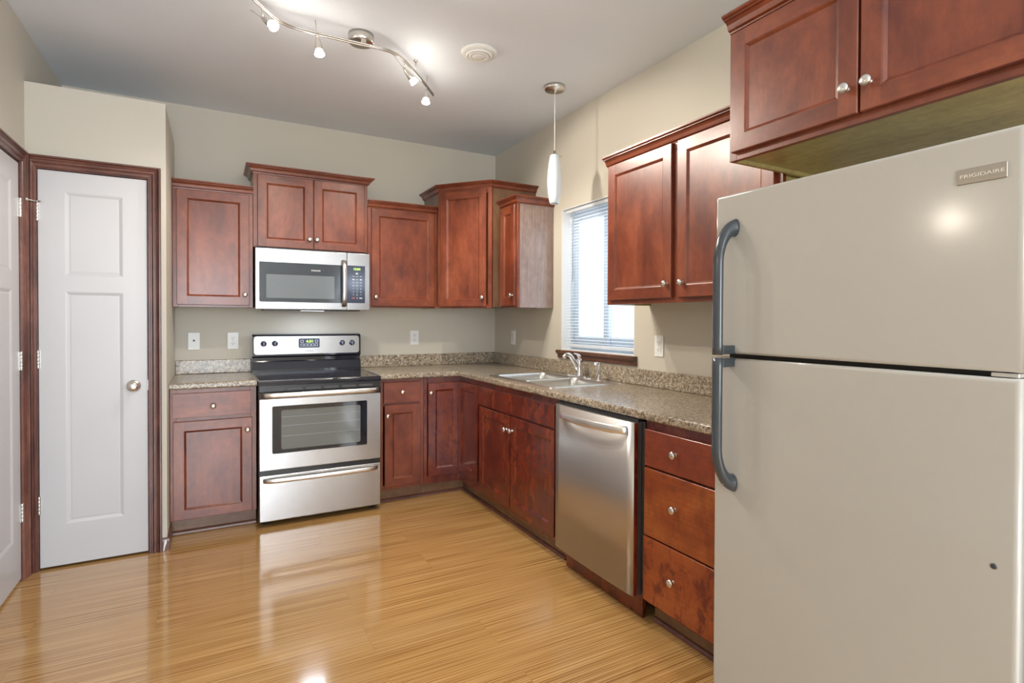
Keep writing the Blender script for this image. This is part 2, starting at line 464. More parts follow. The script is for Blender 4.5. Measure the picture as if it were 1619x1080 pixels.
def panel_slab(mb, x0, x1, z0, z1, yb, yf, panels, bev=0.003, rec=0.008, slope=0.008, raised=None, mat_h=0):
    """door slab, front at yf (facing -Y) with recessed panels [(xa, xb, za, zb)] stacked in z"""
    b = bev
    o0 = [(x0, yb, z0), (x1, yb, z0), (x1, yb, z1), (x0, yb, z1)]
    o1 = [(x0, yf + b, z0), (x1, yf + b, z0), (x1, yf + b, z1), (x0, yf + b, z1)]
    mb.add(o0 + o1, [(3, 2, 1, 0)] + [(i, (i + 1) % 4, 4 + (i + 1) % 4, 4 + i) for i in range(4)])
    fx0, fx1, fz0, fz1 = x0 + b, x1 - b, z0 + b, z1 - b
    o2 = [(fx0, yf, fz0), (fx1, yf, fz0), (fx1, yf, fz1), (fx0, yf, fz1)]
    mb.add(o1 + o2, [(i, (i + 1) % 4, 4 + (i + 1) % 4, 4 + i) for i in range(4)])
    if not panels:
        mb.add(o2, [(0, 1, 2, 3)], mat_h); return
    xa, xb = panels[0][0], panels[0][1]
    mb.add([(fx0, yf, fz0), (xa, yf, fz0), (xa, yf, fz1), (fx0, yf, fz1)], [(0, 1, 2, 3)])
    mb.add([(xb, yf, fz0), (fx1, yf, fz0), (fx1, yf, fz1), (xb, yf, fz1)], [(0, 1, 2, 3)])
    zs = [fz0]
    for p in panels: zs += [p[2], p[3]]
    zs.append(fz1)
    for i in range(0, len(zs), 2):
        mb.add([(xa, yf, zs[i]), (xb, yf, zs[i]), (xb, yf, zs[i + 1]), (xa, yf, zs[i + 1])], [(0, 1, 2, 3)], mat_h)
    for (pa, pb, za, zb) in panels:
        r0 = [(pa, yf, za), (pb, yf, za), (pb, yf, zb), (pa, yf, zb)]
        def ring(s, y): return [(pa + s, y, za + s), (pb - s, y, za + s), (pb - s, y, zb - s), (pa + s, y, zb - s)]
        rings = [r0, ring(slope * 0.35, yf + rec * 0.25), ring(slope, yf + rec)]
        if raised: rings += [ring(slope + raised[0], yf + rec), ring(slope + raised[0] + raised[1], yf + rec - raised[2])]
        for a, c in zip(rings, rings[1:]):
            mb.add(a + c, [(i, (i + 1) % 4, 4 + (i + 1) % 4, 4 + i) for i in range(4)])
        mb.add(rings[-1], [(0, 1, 2, 3)])

# ------------------------------------------------------------------ room dimensions
H = 2.7565
XL, PF, PR, PT = -3.028, -0.800, -2.431, 2.484
YB = -8.6
T = 0.14
def rect_with_hole(mb, fn, a0, a1, b0, b1, holes, h0, h1):
    """wall strips around holes [(a0, a1, b0, b1)] sorted in a"""
    cur = a0
    def put(x0, x1, y0, y1):
        if x1 - x0 > 1e-5 and y1 - y0 > 1e-5: mb.prism([(x0, y0), (x1, y0), (x1, y1), (x0, y1)], h0, h1, 0, fn)
    for (ha, hb, hc, hd) in holes:
        put(cur, ha, b0, b1); put(ha, hb, b0, hc); put(ha, hb, hd, b1); cur = hb
    put(cur, a1, b0, b1)

structure(MB().box(XL - T, T, YB - T, T, -0.08, 0).build('floor', M_FLOOR), 'glossy honey coloured striped bamboo floor', 'floor')
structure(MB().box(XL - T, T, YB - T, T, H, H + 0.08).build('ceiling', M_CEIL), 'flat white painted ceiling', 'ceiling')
structure(MB().box(XL - T, T, 0, T, 0, H).build('wall_back', M_WALL), 'beige back wall behind the range', 'wall')
m = MB()
WY0, WY1, WZ0, WZ1 = -1.888, -1.088, 1.082, 2.092
rect_with_hole(m, lambda a, b, h: (h, a, b), YB, 0, 0, H, [(-7.25, -5.35, 0.15, 2.1), (WY0, WY1, WZ0, WZ1)], 0, T)  # the opening behind the viewpoint is assumed, for daylight
structure(m.build('wall_right', M_WALL), 'beige wall with the window over the sink', 'wall')
m = MB()
LD0, LD1 = -1.700, -0.893
rect_with_hole(m, lambda a, b, h: (h, a, b), YB, 0, 0, H, [(LD0 - 0.012, LD1 + 0.012, 0, 2.065)], XL - T, XL)
structure(m.build('wall_left', M_WALL), 'wall on the left with a white door', 'wall')
m = MB()
rect_with_hole(m, lambda a, b, h: (a, h, b), XL, 0, 0, H, [(-2.90, -1.70, 0.30, 2.28)], YB - T, YB)  # assumed opening, unseen, for daylight from the rear
structure(m.build('wall_rear', M_WALL), 'beige wall behind the viewpoint', 'wall')
# pantry: front wall with its door opening, side wall and the flat top of the box
PD0, PD1 = -2.980, -2.519
m = MB()
rect_with_hole(m, lambda a, b, h: (a, h, b), XL, PR, 0, PT, [(PD0 - 0.012, PD1 + 0.012, 0, 2.068)], PF, PF + 0.11)
structure(m.build('wall_pantry', M_WALL), 'beige pantry wall around the narrow white door', 'wall')
m = MB().box(PR - 0.11, PR, PF + 0.11, 0, 0, PT)
structure(m.build('wall_pantry_side', M_WALL), 'side wall of the pantry next to the short counter', 'wall')
m = MB().box(XL, PR - 0.11, PF + 0.11, 0, PT - 0.1, PT)
structure(m.build('ceiling_pantry', M_WALL), 'flat top of the pantry box', 'ceiling')
# assumed windows of the living area, unseen behind the viewpoint, put in for daylight
for (nm, fn, a0, a1, b0, b1) in (('assumed_window_2', lambda a, b, h: (h, a, b), -7.25, -5.35, 0.15, 2.1), ('assumed_window_3', lambda a, b, h: (a, YB - h, b), -2.90, -1.70, 0.30, 2.28)):
    w = struct_empty(nm, 'assumed white framed window of the living area, out of view', 'window')
    m = MB(); s = 0.06
    for (p0, p1, q0, q1) in ((a0, a0 + s, b0, b1), (a1 - s, a1, b0, b1), (a0 + s, a1 - s, b0, b0 + s), (a0 + s, a1 - s, b1 - s, b1), ((a0 + a1) / 2 - s / 2, (a0 + a1) / 2 + s / 2, b0 + s, b1 - s)):
        m.prism([(p0, q0), (p1, q0), (p1, q1), (p0, q1)], 0.06, 0.11, 0, fn)
    m.build('window_frame', M_VINYL, w)
    MB().prism([(a0 + s, b0 + s), (a1 - s, b0 + s), (a1 - s, b1 - s), (a0 + s, b1 - s)], 0.082, 0.088, 0, fn).build('pane', M_GLASS, w)

# ------------------------------------------------------------------ doors with wood casings
CASE = [(0, 0), (0.0, 0.009), (0.004, 0.013), (0.010, 0.013), (0.012, 0.009), (0.018, 0.009), (0.020, 0.012), (0.026, 0.0165), (0.032, 0.0165), (0.034, 0.012), (0.037, 0.012), (0.040, 0.017), (0.046, 0.020), (0.049, 0.016), (0.052, 0.022), (0.059, 0.022), (0.061, 0.018), (0.061, 0)]
def knob_lathe(mb, base, axis, prof, n=20, mat=0):
    q = Vector((0, 0, 1)).rotation_difference(Vector(axis)).to_matrix().to_4x4()
    mb.lathe(prof, n, Matrix.Translation(base) @ q, mat)
def interior_door(name, label, root_loc, rz, w, hinge_left, yf, knob_x, zt=2.052, stop=False):
    d = struct_empty(name, label, 'door', root_loc, rz)
    m = MB()
    a, b = (0.108, w - 0.108) if w < 0.6 else (0.115, w - 0.115)
    panel_slab(m, 0, w, 0.012, zt, yf + 0.035, yf, [(a, b, 0.225, 1.432), (a, b, 1.515, 1.948)], 0.002, 0.0065, 0.016, (0.003, 0.004, 0.0012))
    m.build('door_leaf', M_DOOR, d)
    hx = 0.0 if hinge_left else w
    for z in (0.336, 1.084, 1.835):
        h = MB()
        for k in range(5):
            knob_lathe(h, (hx, yf - 0.006, z - 0.046 + k * 0.0186), (0, 0, 1), [(0.0058, 0), (0.0062, 0.001), (0.0062, 0.0172), (0.0058, 0.0182)], 12)
        sgn = -1 if hinge_left else 1
        h.box(hx, hx + sgn * 0.010, yf - 0.004, yf + 0.002, z - 0.045, z + 0.045)
        h.box(hx, hx - sgn * 0.009, yf - 0.0025, yf + 0.001, z - 0.045, z + 0.045)
        ho = h.build('hinge', M_HINGE, d)
        if stop and z > 1.5:
            s = MB()
            knob_lathe(s, (hx, yf - 0.006, z + 0.048), (0, 0, 1), [(0.010, 0), (0.010, 0.006)], 14)
            s.tube([(hx, yf - 0.008, z + 0.051), (hx - 0.032, yf - 0.045, z + 0.051)], 0.0035, 8)
            s.tube([(hx, yf - 0.008, z + 0.051), (hx + 0.024, yf - 0.022, z + 0.051)], 0.0035, 8)
            knob_lathe(s, (hx - 0.032, yf - 0.045, z + 0.051), (-0.65, -0.75, 0), [(0.008, -0.004), (0.009, 0.0), (0.009, 0.006), (0.007, 0.010)], 14)
            s.build('hinge_pin_stop', M_HINGE, ho)
    if knob_x is not None:
        k = MB()
        knob_lathe(k, (knob_x, yf, 0.928), (0, -1, 0), [(0.033, 0), (0.033, 0.004), (0.028, 0.009), (0.013, 0.011), (0.011, 0.028), (0.014, 0.034), (0.023, 0.040), (0.027, 0.050), (0.025, 0.060), (0.017, 0.066), (0.0, 0.068)], 28)
        k.build('door_handle', M_NICK, d)
    return d
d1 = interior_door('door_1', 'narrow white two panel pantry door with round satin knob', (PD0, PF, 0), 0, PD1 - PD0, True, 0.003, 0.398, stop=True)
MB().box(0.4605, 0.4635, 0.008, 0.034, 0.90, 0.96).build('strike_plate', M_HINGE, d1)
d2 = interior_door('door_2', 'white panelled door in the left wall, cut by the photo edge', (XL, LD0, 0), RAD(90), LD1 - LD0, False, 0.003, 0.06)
def casing(name, label, fn, path, mats):
    mb = MB().sweep(path, CASE, fn, mats=[0, 1, 0])
    return structure(mb.build(name, mats), label, 'door casing')
# pantry casing (front plane y = PF), left leg squeezed into the corner
RV = 0.004
fn = lambda a, b, h: (a, PF - h, b)
casing('trim_1', 'dark wood casing around the narrow pantry door', fn, [(PD0 - RV, 0), (PD0 - RV, 2.056 + RV), (PD1 + RV, 2.056 + RV), (PD1 + RV, 0)][::-1] if False else [(PD1 + RV, 0), (PD1 + RV, 2.056 + RV), (PD0 - RV + 0.014, 2.056 + RV), (PD0 - RV + 0.014, 0)], [M_TRIM, M_TRIMH]) if False else None
def casing2(name, label, fn, a0, a1, zt, w0, w1):
    """two legs and a head; a0 < a1 run in the wall, widths w0 / w1 of the two legs"""
    mb = MB()
    k0, k1 = w0 / 0.061, w1 / 0.061
    def ring(a, z, sx, sz): return [fn(a + sx * d, z + sz * d, h) for d, h in CASE]
    n = len(CASE)
    r = [ring(a0, 0, -k0, 0), ring(a0, zt, -k0, 1), ring(a1, zt, k1, 1), ring(a1, 0, k1, 0)]
    for i in range(3):
        mb.add(r[i] + r[i + 1], [(k, (k + 1) % n, n + (k + 1) % n, n + k) for k in range(n)], 1 if i == 1 else 0)
    mb.add(r[0], [list(range(n))]); mb.add(r[3], [list(range(n))])
    # jamb lining behind the casing
    return mb
mb = casing2('', '', lambda a, b, h: (a, PF - h, b), PD0 - RV, PD1 + RV, 2.060, 0.040, 0.061)
for (x0, x1, z0, z1) in ((PD0 - 0.012, PD0 - 0.002, 0, 2.068), (PD1 + 0.002, PD1 + 0.012, 0, 2.068), (PD0 - 0.002, PD1 + 0.002, 2.056, 2.068)):
    mb.box(x0, x1, PF + 0.001, PF + 0.109, z0, z1)
mb.box(PD0 - 0.002, PD0 + 0.01, PF + 0.045, PF + 0.057, 0, 2.056); mb.box(PD1 - 0.01, PD1 + 0.002, PF + 0.045, PF + 0.057, 0, 2.056)
structure(mb.build('trim_1', [M_TRIM, M_TRIMH]), 'dark wood casing around the narrow pantry door', 'door casing')
mb = casing2('', '', lambda a, b, h: (XL + h, a, b), LD0 - RV, LD1 + RV, 2.060, 0.061, 0.061)
for (y0, y1, z0, z1) in ((LD0 - 0.012, LD0 - 0.002, 0, 2.065), (LD1 + 0.002, LD1 + 0.012, 0, 2.065), (LD0 - 0.002, LD1 + 0.002, 2.056, 2.065)):
    mb.box(XL - 0.139, XL - 0.001, y0, y1, z0, z1)
structure(mb.build('trim_2', [M_TRIM, M_TRIMH]), 'dark wood casing around the door in the left wall', 'door casing')
# baseboards (only stretches the cabinets leave free)
BASEP = [(0, 0), (0.012, 0), (0.012, 0.055), (0.009, 0.066), (0.005, 0.072), (0, 0.072)]
mb = MB().sweep([(PD1 + RV + 0.061, PF), (PR, PF), (PR, -0.605)][::-1] if False else [(PR, -0.60), (PR, PF), (PD1 + RV + 0.061, PF)][::-1], BASEP)
bbp = structure(mb.build('baseboard_pantry', M_TRIMH), 'short wood baseboard at the pantry corner', 'baseboard')
c = MB(); c.prism([(-2.4492, 0.003), (-2.4455, 0.001), (-2.4395, 0.026), (-2.433, 0.046), (-2.4335, 0.066), (-2.4435, 0.058), (-2.4465, 0.030)], 0.0122, 0.0132, 0, lambda a, b, h: (a, PF - h, b))
c.build('chipped_patch', M_PLATE, bbp)
mb = MB().sweep([(XL, YB), (XL, LD0 - 0.065)][::-1] if False else [(XL, LD0 - 0.065), (XL, YB)][::-1], BASEP)
structure(mb.build('baseboard_left', M_TRIMH), 'wood baseboard along the left wall', 'baseboard')

# ------------------------------------------------------------------ kitchen window, sill, blind
w = struct_empty('window_1', 'white vinyl sliding window over the sink', 'window')
m = MB(); s = 0.045
X0, X1 = 0.075, 0.125
def bar(mb, y0, y1, z0, z1, x0=X0, x1=X1): mb.box(x0, x1, y0, y1, z0, z1, 0.003, 1)
bar(m, WY0, WY0 + s, WZ0, WZ1); bar(m, WY1 - s, WY1, WZ0, WZ1); bar(m, WY0 + s, WY1 - s, WZ0, WZ0 + s); bar(m, WY0 + s, WY1 - s, WZ1 - s, WZ1)
m.build('window_frame', M_VINYL, w)
ym = (WY0 + WY1) / 2 - 0.015
for (ya, yb, xo, nm) in ((ym - 0.03, WY1 - s, 0.082, 'sash'), (WY0 + s, ym + 0.03, 0.102, 'sash')):
    m = MB(); q = 0.055
    bar(m, ya, ya + q, WZ0 + s, WZ1 - s, xo, xo + 0.018); bar(m, yb - q, yb, WZ0 + s, WZ1 - s, xo, xo + 0.018)
    bar(m, ya + q, yb - q, WZ0 + s, WZ0 + s + q, xo, xo + 0.018); bar(m, ya + q, yb - q, WZ1 - s - q, WZ1 - s, xo, xo + 0.018)
    so = m.build(nm, M_VINYL, w)
    MB().box(xo + 0.007, xo + 0.011, ya + q, yb - q, WZ0 + s + q, WZ1 - s - q).build('pane', M_GLASS, so)
m = MB()
for (y0, y1, z0, z1) in ((WY1 - 0.004, WY1 - 0.0002, WZ0, WZ1), (WY0 + 0.0002, WY0 + 0.004, WZ0, WZ1), (WY0 + 0.004, WY1 - 0.004, WZ1 - 0.004, WZ1 - 0.0002), (WY0 + 0.004, WY1 - 0.004, WZ0 + 0.0002, WZ0 + 0.004)):
    m.box(0.001, X0, y0, y1, z0, z1)
m.build('window_return', M_JAMB, w)
m = MB()
m.sweep([(WY0 - 0.03, 0), (WY1 + 0.025, 0)], [(0, 1.022), (0.012, 1.022), (0.015, 1.030), (0.015, 1.045), (0.020, 1.052), (0.026, 1.056), (0.032, 1.060), (0.034, 1.072), (0.030, 1.080), (0.0, 1.080)], lambda a, b, h: (b, a, h))
m.build('window_sill', M_SILL, w)
bl = thing('window_blind', 'white horizontal mini blind hanging in the window over the sink', 'window blind', (0.035, (WY0 + WY1) / 2, WZ1))
hw = (WY1 - WY0) / 2 - 0.022
MB().box(-0.016, 0.014, -hw, hw, -0.032, -0.006, 0.003, 1).build('headrail', M_SLAT, bl)
m = MB()
ns = 44; zt, zb = -0.042, -0.955
for i in range(ns):
    z = zt + (zb - zt) * i / (ns - 1)
    t = RAD(6)
    pts = [(-0.0125, -0.0), (-0.004, 0.0014), (0.004, 0.0014), (0.0125, 0.0)]
    vs = []
    for (a, b) in pts:
        vs.append((a * cos(t) - b * sin(t), z + a * sin(t) + b * cos(t)))
    V = [(x, -hw, zz) for x, zz in vs] + [(x, hw, zz) for x, zz in vs]
    m.add(V, [(k, k + 1, 5 + k, 4 + k) for k in range(3)], 0, True)
m.build('slats', M_SLAT, bl)
MB().box(-0.012, 0.012, -hw, hw, -0.987, -0.966, 0.003, 1).build('bottom_rail', M_SLAT, bl)
for yy in (-hw + 0.10, 0.0, hw - 0.10):
    m = MB()
    for xx in (-0.0135, 0.0135): m.tube([(xx, yy, -0.03), (xx, yy, -0.97)], 0.0007, 5)
    m.build('ladder_cord', M_PLATE, bl)
MB().tube([(-0.022, hw - 0.105, -0.03), (-0.024, hw - 0.107, -0.10), (-0.024, hw - 0.107, -0.52)], 0.0035, 8).build('tilt_wand', M_GREYMK, bl)

# ------------------------------------------------------------------ cabinets
KNOB = [(0.0085, 0), (0.0085, 0.002), (0.006, 0.004), (0.0055, 0.011), (0.008, 0.014), (0.0145, 0.018), (0.0160, 0.021), (0.0155, 0.024), (0.0115, 0.0275), (0.006, 0.0290), (0.0, 0.0295)]
def add_knob(parent, x, y, z):
    m = MB(); knob_lathe(m, (x, y, z), (0, -1, 0), KNOB, 20)
    return m.build('knob', M_NICK, parent)
def add_door(parent, x0, x1, z0, z1, yf, kx=None, kz=None, mats=None, fw=0.055):
    m = MB(); panel_slab(m, x0, x1, z0, z1, yf + 0.019, yf, [(x0 + fw, x1 - fw, z0 + fw, z1 - fw)], 0.0025, 0.009, 0.012, mat_h=1)
    d = m.build('door', mats or [M_CH, M_CHH], parent)
    if kx is not None: add_knob(d, kx, yf, kz)
    return d
def add_drawer(parent, x0, x1, z0, z1, yf, kx=None, kz=None, mats=None):
    m = MB(); panel_slab(m, x0, x1, z0, z1, yf + 0.019, yf, [], 0.0013)
    d = m.build('drawer', mats or [M_CHH], parent)
    if kx is not None: add_knob(d, kx, yf, kz)
    return d
CROWN = [(0, 0), (0.004, 0), (0.005, 0.005), (0.014, 0.009), (0.016, 0.015), (0.019, 0.025), (0.027, 0.034), (0.036, 0.036), (0.036, 0.040), (0.041, 0.041), (0.046, 0.045), (0.046, 0.052), (0, 0.052)]
def crown(parent, path, z0, mats=M_CHH):
    MB().sweep(path, [(d, z0 + h) for d, h in CROWN]).build('crown_molding', mats, parent)
def upper(name, label, loc, rz, w, z0, z1, depth, doors, crown_path=None, left_side=None, right_side=None, mats=None):
    """carcass behind a face frame; local x = 0..w seen from the front, wall at y = 0"""
    r = thing(name, label, 'cabinet', loc, rz)
    t = 0.016; ff = 0.019; g = 0.0006
    m = MB()
    m.box(g, t, -depth + ff, -g, z0, z1, mat=0); m.box(w - t, w - g, -depth + ff, -g, z0, z1, mat=0)
    m.box(t, w - t, -depth + ff, -g, z0 + 0.014, z0 + 0.028, mat=1); m.box(t, w - t, -depth + ff, -g, z1 - 0.016, z1)
    m.box(t, w - t, -0.008, -g, z0 + 0.028, z1 - 0.016)
    m.build('carcass', [right_side or M_CABIN, M_CABIN], r)
    f = MB(); fw = 0.030
    f.box(g, fw, -depth, -depth + ff, z0, z1, 0.001, 1); f.box(w - fw, w - g, -depth, -depth + ff, z0, z1, 0.001, 1)
    f.box(fw, w - fw, -depth, -depth + ff, z0, z0 + fw, 0.001, 1, 1); f.box(fw, w - fw, -depth, -depth + ff, z1 - 0.045, z1, 0.001, 1, 1)
    if len(doors) > 1:
        xm = (doors[0][1] + doors[1][0]) / 2; f.box(xm - 0.03, xm + 0.03, -depth, -depth + ff, z0 + fw, z1 - 0.045, 0.001, 1)
    f.build('face_frame', mats or [M_CH, M_CHH], r)
    for (x0, x1, a, b, kx, kz) in doors: add_door(r, x0, x1, a, b, -depth - 0.020, kx, kz)
    if crown_path: crown(r, crown_path, z1 - 0.010)
    return r
G = 0.0006
dU = 0.305
XR0 = -1.963
upper('upper_cabinet', 'single door cherry wall cabinet left of the microwave, beside the pantry wall', (-2.429, 0, 0), 0, 0.461, 1.371, 2.136, dU,
      [(0.024, 0.438, 1.385, 2.121, 0.411, 1.456)], [(0.0, -dU), (0.461 - G, -dU)])
upper('upper_cabinet', 'two door cherry wall cabinet directly above the microwave', (-1.967, 0, 0), 0, 0.762, 1.783, 2.292, dU,
      [(0.026, 0.381, 1.786, 2.274, 0.355, 1.853), (0.385, 0.737, 1.786, 2.274, 0.404, 1.853)],
      [(0.001, -0.002), (0.001, -dU), (0.761, -dU), (0.761, -0.002)])
upper('upper_cabinet', 'single door cherry wall cabinet between the microwave and the corner cabinet', (-1.204, 0, 0), 0, 0.541, 1.383, 2.136, dU,
      [(0.026, 0.517, 1.396, 2.122, 0.055, 1.462)], [(0.001, -dU), (0.540, -dU)])
# diagonal corner cabinet
cw = thing('upper_cabinet', 'tall diagonal cherry wall cabinet in the corner of the room', 'cabinet', (0, 0, 0))
A, B, Cc, D = (-0.661, -0.001), (-0.661, -0.360), (-0.372, -0.716), (-0.001, -0.716)
z0, z1 = 1.383, 2.292
m = MB()
def slabpoly(mb, poly, za, zb, mat=0): mb.prism(poly, za, zb, mat)
poly = [A, B, Cc, D, (-0.001, -0.001)]
slabpoly(m, poly, z0 + 0.014, z1, 0)
m.build('carcass', [M_CSIDE], cw)
L = (Vector(Cc) - Vector(B)).length
ang = math.atan2(Cc[1] - B[1], Cc[0] - B[0])
fr = MB()
Mf = Matrix.Translation((B[0], B[1], 0)) @ Matrix.Rotation(ang, 4, 'Z')
def turned(mb): mb.v = [tuple(Mf @ Vector(p)) for p in mb.v]; return mb
f = MB(); fw = 0.032
f.box(0, fw, -0.019, -0.0005, z0, z1, 0.001, 1); f.box(L - fw, L, -0.019, -0.0005, z0, z1, 0.001, 1)
f.box(fw, L - fw, -0.019, -0.0005, z0, z0 + 0.03, 0.001, 1, 1); f.box(fw, L - fw, -0.019, -0.0005, z1 - 0.045, z1, 0.001, 1, 1)
turned(f).build('face_frame', [M_CH, M_CHH], cw)
m = MB(); panel_slab(m, 0.030, L - 0.040, z0 + 0.013, z1 - 0.020, -0.019, -0.039, [(0.085, L - 0.095, z0 + 0.068, z1 - 0.075)], 0.0025, 0.009, 0.012, mat_h=1)
dd = turned(m).build('door', [M_CH, M_CHH], cw)
m = MB(); knob_lathe(m, (L - 0.066, -0.039, 1.462), (0, -1, 0), KNOB, 20); turned(m).build('knob', M_NICK, dd)
def off(p, n, s): return (p[0] + n[0] * s, p[1] + n[1] * s)
nf = (-(-(Cc[1] - B[1]) / L), -((Cc[0] - B[0]) / L))
nf = ((Cc[1] - B[1]) / L, -(Cc[0] - B[0]) / L)
crown(cw, [A, (B[0], B[1] - 0.014), (Cc[0] - 0.012, Cc[1]), D], z1 - 0.010)
# narrow cabinet beside the window
upper('upper_cabinet', 'narrow cherry wall cabinet with side panel coloured pale for daylight sheen, just left of the window', (0, -0.718, 0), RAD(-90), 0.262, 1.385, 2.140, dU,
      [(0.022, 0.245, 1.398, 2.124, 0.219, 1.474)], [(0.002, -dU), (0.261, -dU), (0.261, -0.002)], right_side=M_SIDE)
upper('upper_cabinet', 'two door cherry wall cabinet between the window and the refrigerator cabinet', (0, -2.019, 0), RAD(-90), 1.080, 1.380, 2.140, dU,
      [(0.026, 0.505, 1.403, 2.130, 0.480, 1.470), (0.545, 1.054, 1.403, 2.130, 0.582, 1.470)], [(0.001, -dU), (1.079, -dU)])
upper('upper_cabinet', 'deep two door cherry cabinet above the white refrigerator', (0, -3.122, 0), RAD(-90), 0.910, 1.848, 2.300, 0.63,
      [(0.022, 0.452, 1.872, 2.278, 0.424, 1.946), (0.459, 0.888, 1.872, 2.278, 0.485, 1.946)], [(0.001, -0.63), (0.909, -0.63)])

# base cabinets
CT = 0.9133
def base(name, label, loc, rz, w, depth, doors=(), drawers=(), stiles=(), mats=None, dmats=None, toe=0.055, rails=(), lo=0.0, hi=None, blank=()):
    r = thing(name, label, 'cabinet', loc, rz)
    z0, z1 = 0.095, CT - 0.0385
    g = 0.0006; ff = 0.019; t = 0.016
    mats = mats or [M_CH, M_CHH]
    m = MB()
    m.box(g, t, -depth + ff, -0.03, z0, z1); m.box(w - t, w - g, -depth + ff, -0.03, z0, z1)
    m.box(t, w - t, -depth + ff, -0.03, z0, z0 + 0.016); m.box(t, w - t, -0.046, -0.03, z0 + 0.016, z1)
    m.box(t, w - t, -depth + ff, -depth + 0.05, z1 - 0.016, z1)
    m.build('carcass', M_CHH, r)
    f = MB(); fw = 0.034
    f.box(g, fw, -depth, -depth + ff, z0, z1, 0.001, 1); f.box(w - fw, w - g, -depth, -depth + ff, z0, z1, 0.001, 1)
    f.box(fw, w - fw, -depth, -depth + ff, z0, z0 + 0.03, 0.001, 1, 1); f.box(fw, w - fw, -depth, -depth + ff, z1 - 0.05, z1, 0.001, 1, 1)
    for (za, zb) in rails: f.box(fw, w - fw, -depth, -depth + ff, za, zb, 0.001, 1, 1)
    for (xa, xb, za, zb) in stiles: f.box(xa, xb, -depth, -depth + ff, za, zb, 0.001, 1)
    for (xa, xb, za, zb) in blank: f.box(xa, xb, -depth + 0.002, -depth + ff, za, zb)
    f.build('face_frame', mats, r)
    MB().box(g + lo, (hi or w) - g, -depth + toe, -depth + toe + 0.014, 0.001, z0 - 0.0005).build('toe_kick', M_TOE, r)
    for (x0, x1, a, b, kx, kz) in doors: add_door(r, x0, x1, a, b, -depth - 0.020, kx, kz, mats)
    for i, (x0, x1, a, b, kx, kz) in enumerate(drawers): add_drawer(r, x0, x1, a, b, -depth - 0.020, kx, kz, dmats[i] if dmats else [mats[1]])
    return r
dB = 0.606
base('base_cabinet', 'cherry base cabinet with one drawer and door, left of the range', (-2.429, 0, 0), 0, 0.461, dB,
     [(0.017, 0.436, 0.100, 0.683, 0.410, 0.608)], [(0.014, 0.430, 0.706, 0.850, 0.224, 0.768)], rails=[(0.675, 0.715)])
base('base_cabinet', 'cherry base cabinet with one drawer and door, right of the range', (-1.203, 0, 0), 0, 0.330, dB,
     [(0.042, 0.302, 0.117, 0.692, 0.060, 0.620)], [(0.036, 0.296, 0.708, 0.853, 0.165, 0.781)], rails=[(0.685, 0.715)])
# L-shaped corner base cabinet, two doors meeting in the inside corner
XF = 0.595          # face plane of the right-hand run
cb = thing('base_cabinet', 'corner base cabinet whose two cherry doors meet in the inside corner', 'cabinet', (-0.03, -0.03, 0))
ox, oy = 0.03, 0.03
x_l, y_f = -0.872, -0.975
m = MB()
def cbx(mb, x0, x1, y0, y1, z0, z1, bev=0.0, mat=0): mb.box(x0 + ox, x1 + ox, y0 + oy, y1 + oy, z0, z1, bev, 1, mat)
cbx(m, x_l, x_l + 0.016, -dB + 0.019, -0.03, 0.095, CT - 0.0385); cbx(m, -XF + 0.019, -0.03, y_f, y_f + 0.016, 0.095, CT - 0.0385)
cbx(m, x_l, -0.03, -0.046, -0.03, 0.095, CT - 0.0385); cbx(m, -0.046, -0.03, y_f, -0.046, 0.095, CT - 0.0385)
cbx(m, x_l, -0.03, -dB + 0.019, -0.046, 0.095, 0.111)
m.build('carcass', M_CHH, cb)
f = MB()
zz0, zz1 = 0.095, CT - 0.0385
cbx(f, x_l, x_l + 0.026, -dB, -dB + 0.019, zz0, zz1, 0.001)
cbx(f, x_l + 0.026, -XF + 0.019, -dB, -dB + 0.019, zz0, zz0 + 0.055, 0.001, 1); cbx(f, x_l + 0.026, -XF + 0.019, -dB, -dB + 0.019, zz1 - 0.042, zz1, 0.001, 1)
cbx(f, -XF, -XF + 0.019, y_f, y_f + 0.012, zz0, zz1, 0.001)
cbx(f, -XF, -XF + 0.019, y_f + 0.012, -dB, zz0, zz0 + 0.075, 0.001, 0); cbx(f, -XF, -XF + 0.019, y_f + 0.012, -dB, zz1 - 0.037, zz1, 0.001, 0)
f.build('face_frame', [M_CHW, M_CHW], cb)
m = MB()
cbx(m, x_l, -XF + 0.07, -dB + 0.055, -dB + 0.069, 0.001, 0.0945); cbx(m, -XF + 0.055, -XF + 0.069, y_f, -dB + 0.055, 0.001, 0.0945)
m.build('toe_kick', M_TOE, cb)
m = MB(); panel_slab(m, x_l + 0.029 + ox, -XF - 0.003 + ox, 0.152, 0.835, -dB - 0.001 + oy, -dB - 0.020 + oy, [(x_l + 0.084 + ox, -XF - 0.052 + ox, 0.205, 0.782)], 0.0025, 0.009, 0.012, mat_h=1)
dd = m.build('door', [M_CHW, M_CHW], cb); add_knob(dd, -0.828 + ox, -dB - 0.020 + oy, 0.764)
m = MB(); panel_slab(m, 0.0, 0.343, 0.173, 0.838, 0.019, 0.0, [(0.050, 0.290, 0.224, 0.785)], 0.0025, 0.009, 0.012, mat_h=1)
Mr = Matrix.Translation((-XF - 0.020 + ox, -dB - 0.022 + oy, 0)) @ Matrix.Rotation(RAD(-90), 4, 'Z')
m.v = [tuple(Mr @ Vector(p)) for p in m.v]
m.build('door', [M_CHW, M_CHW], cb)
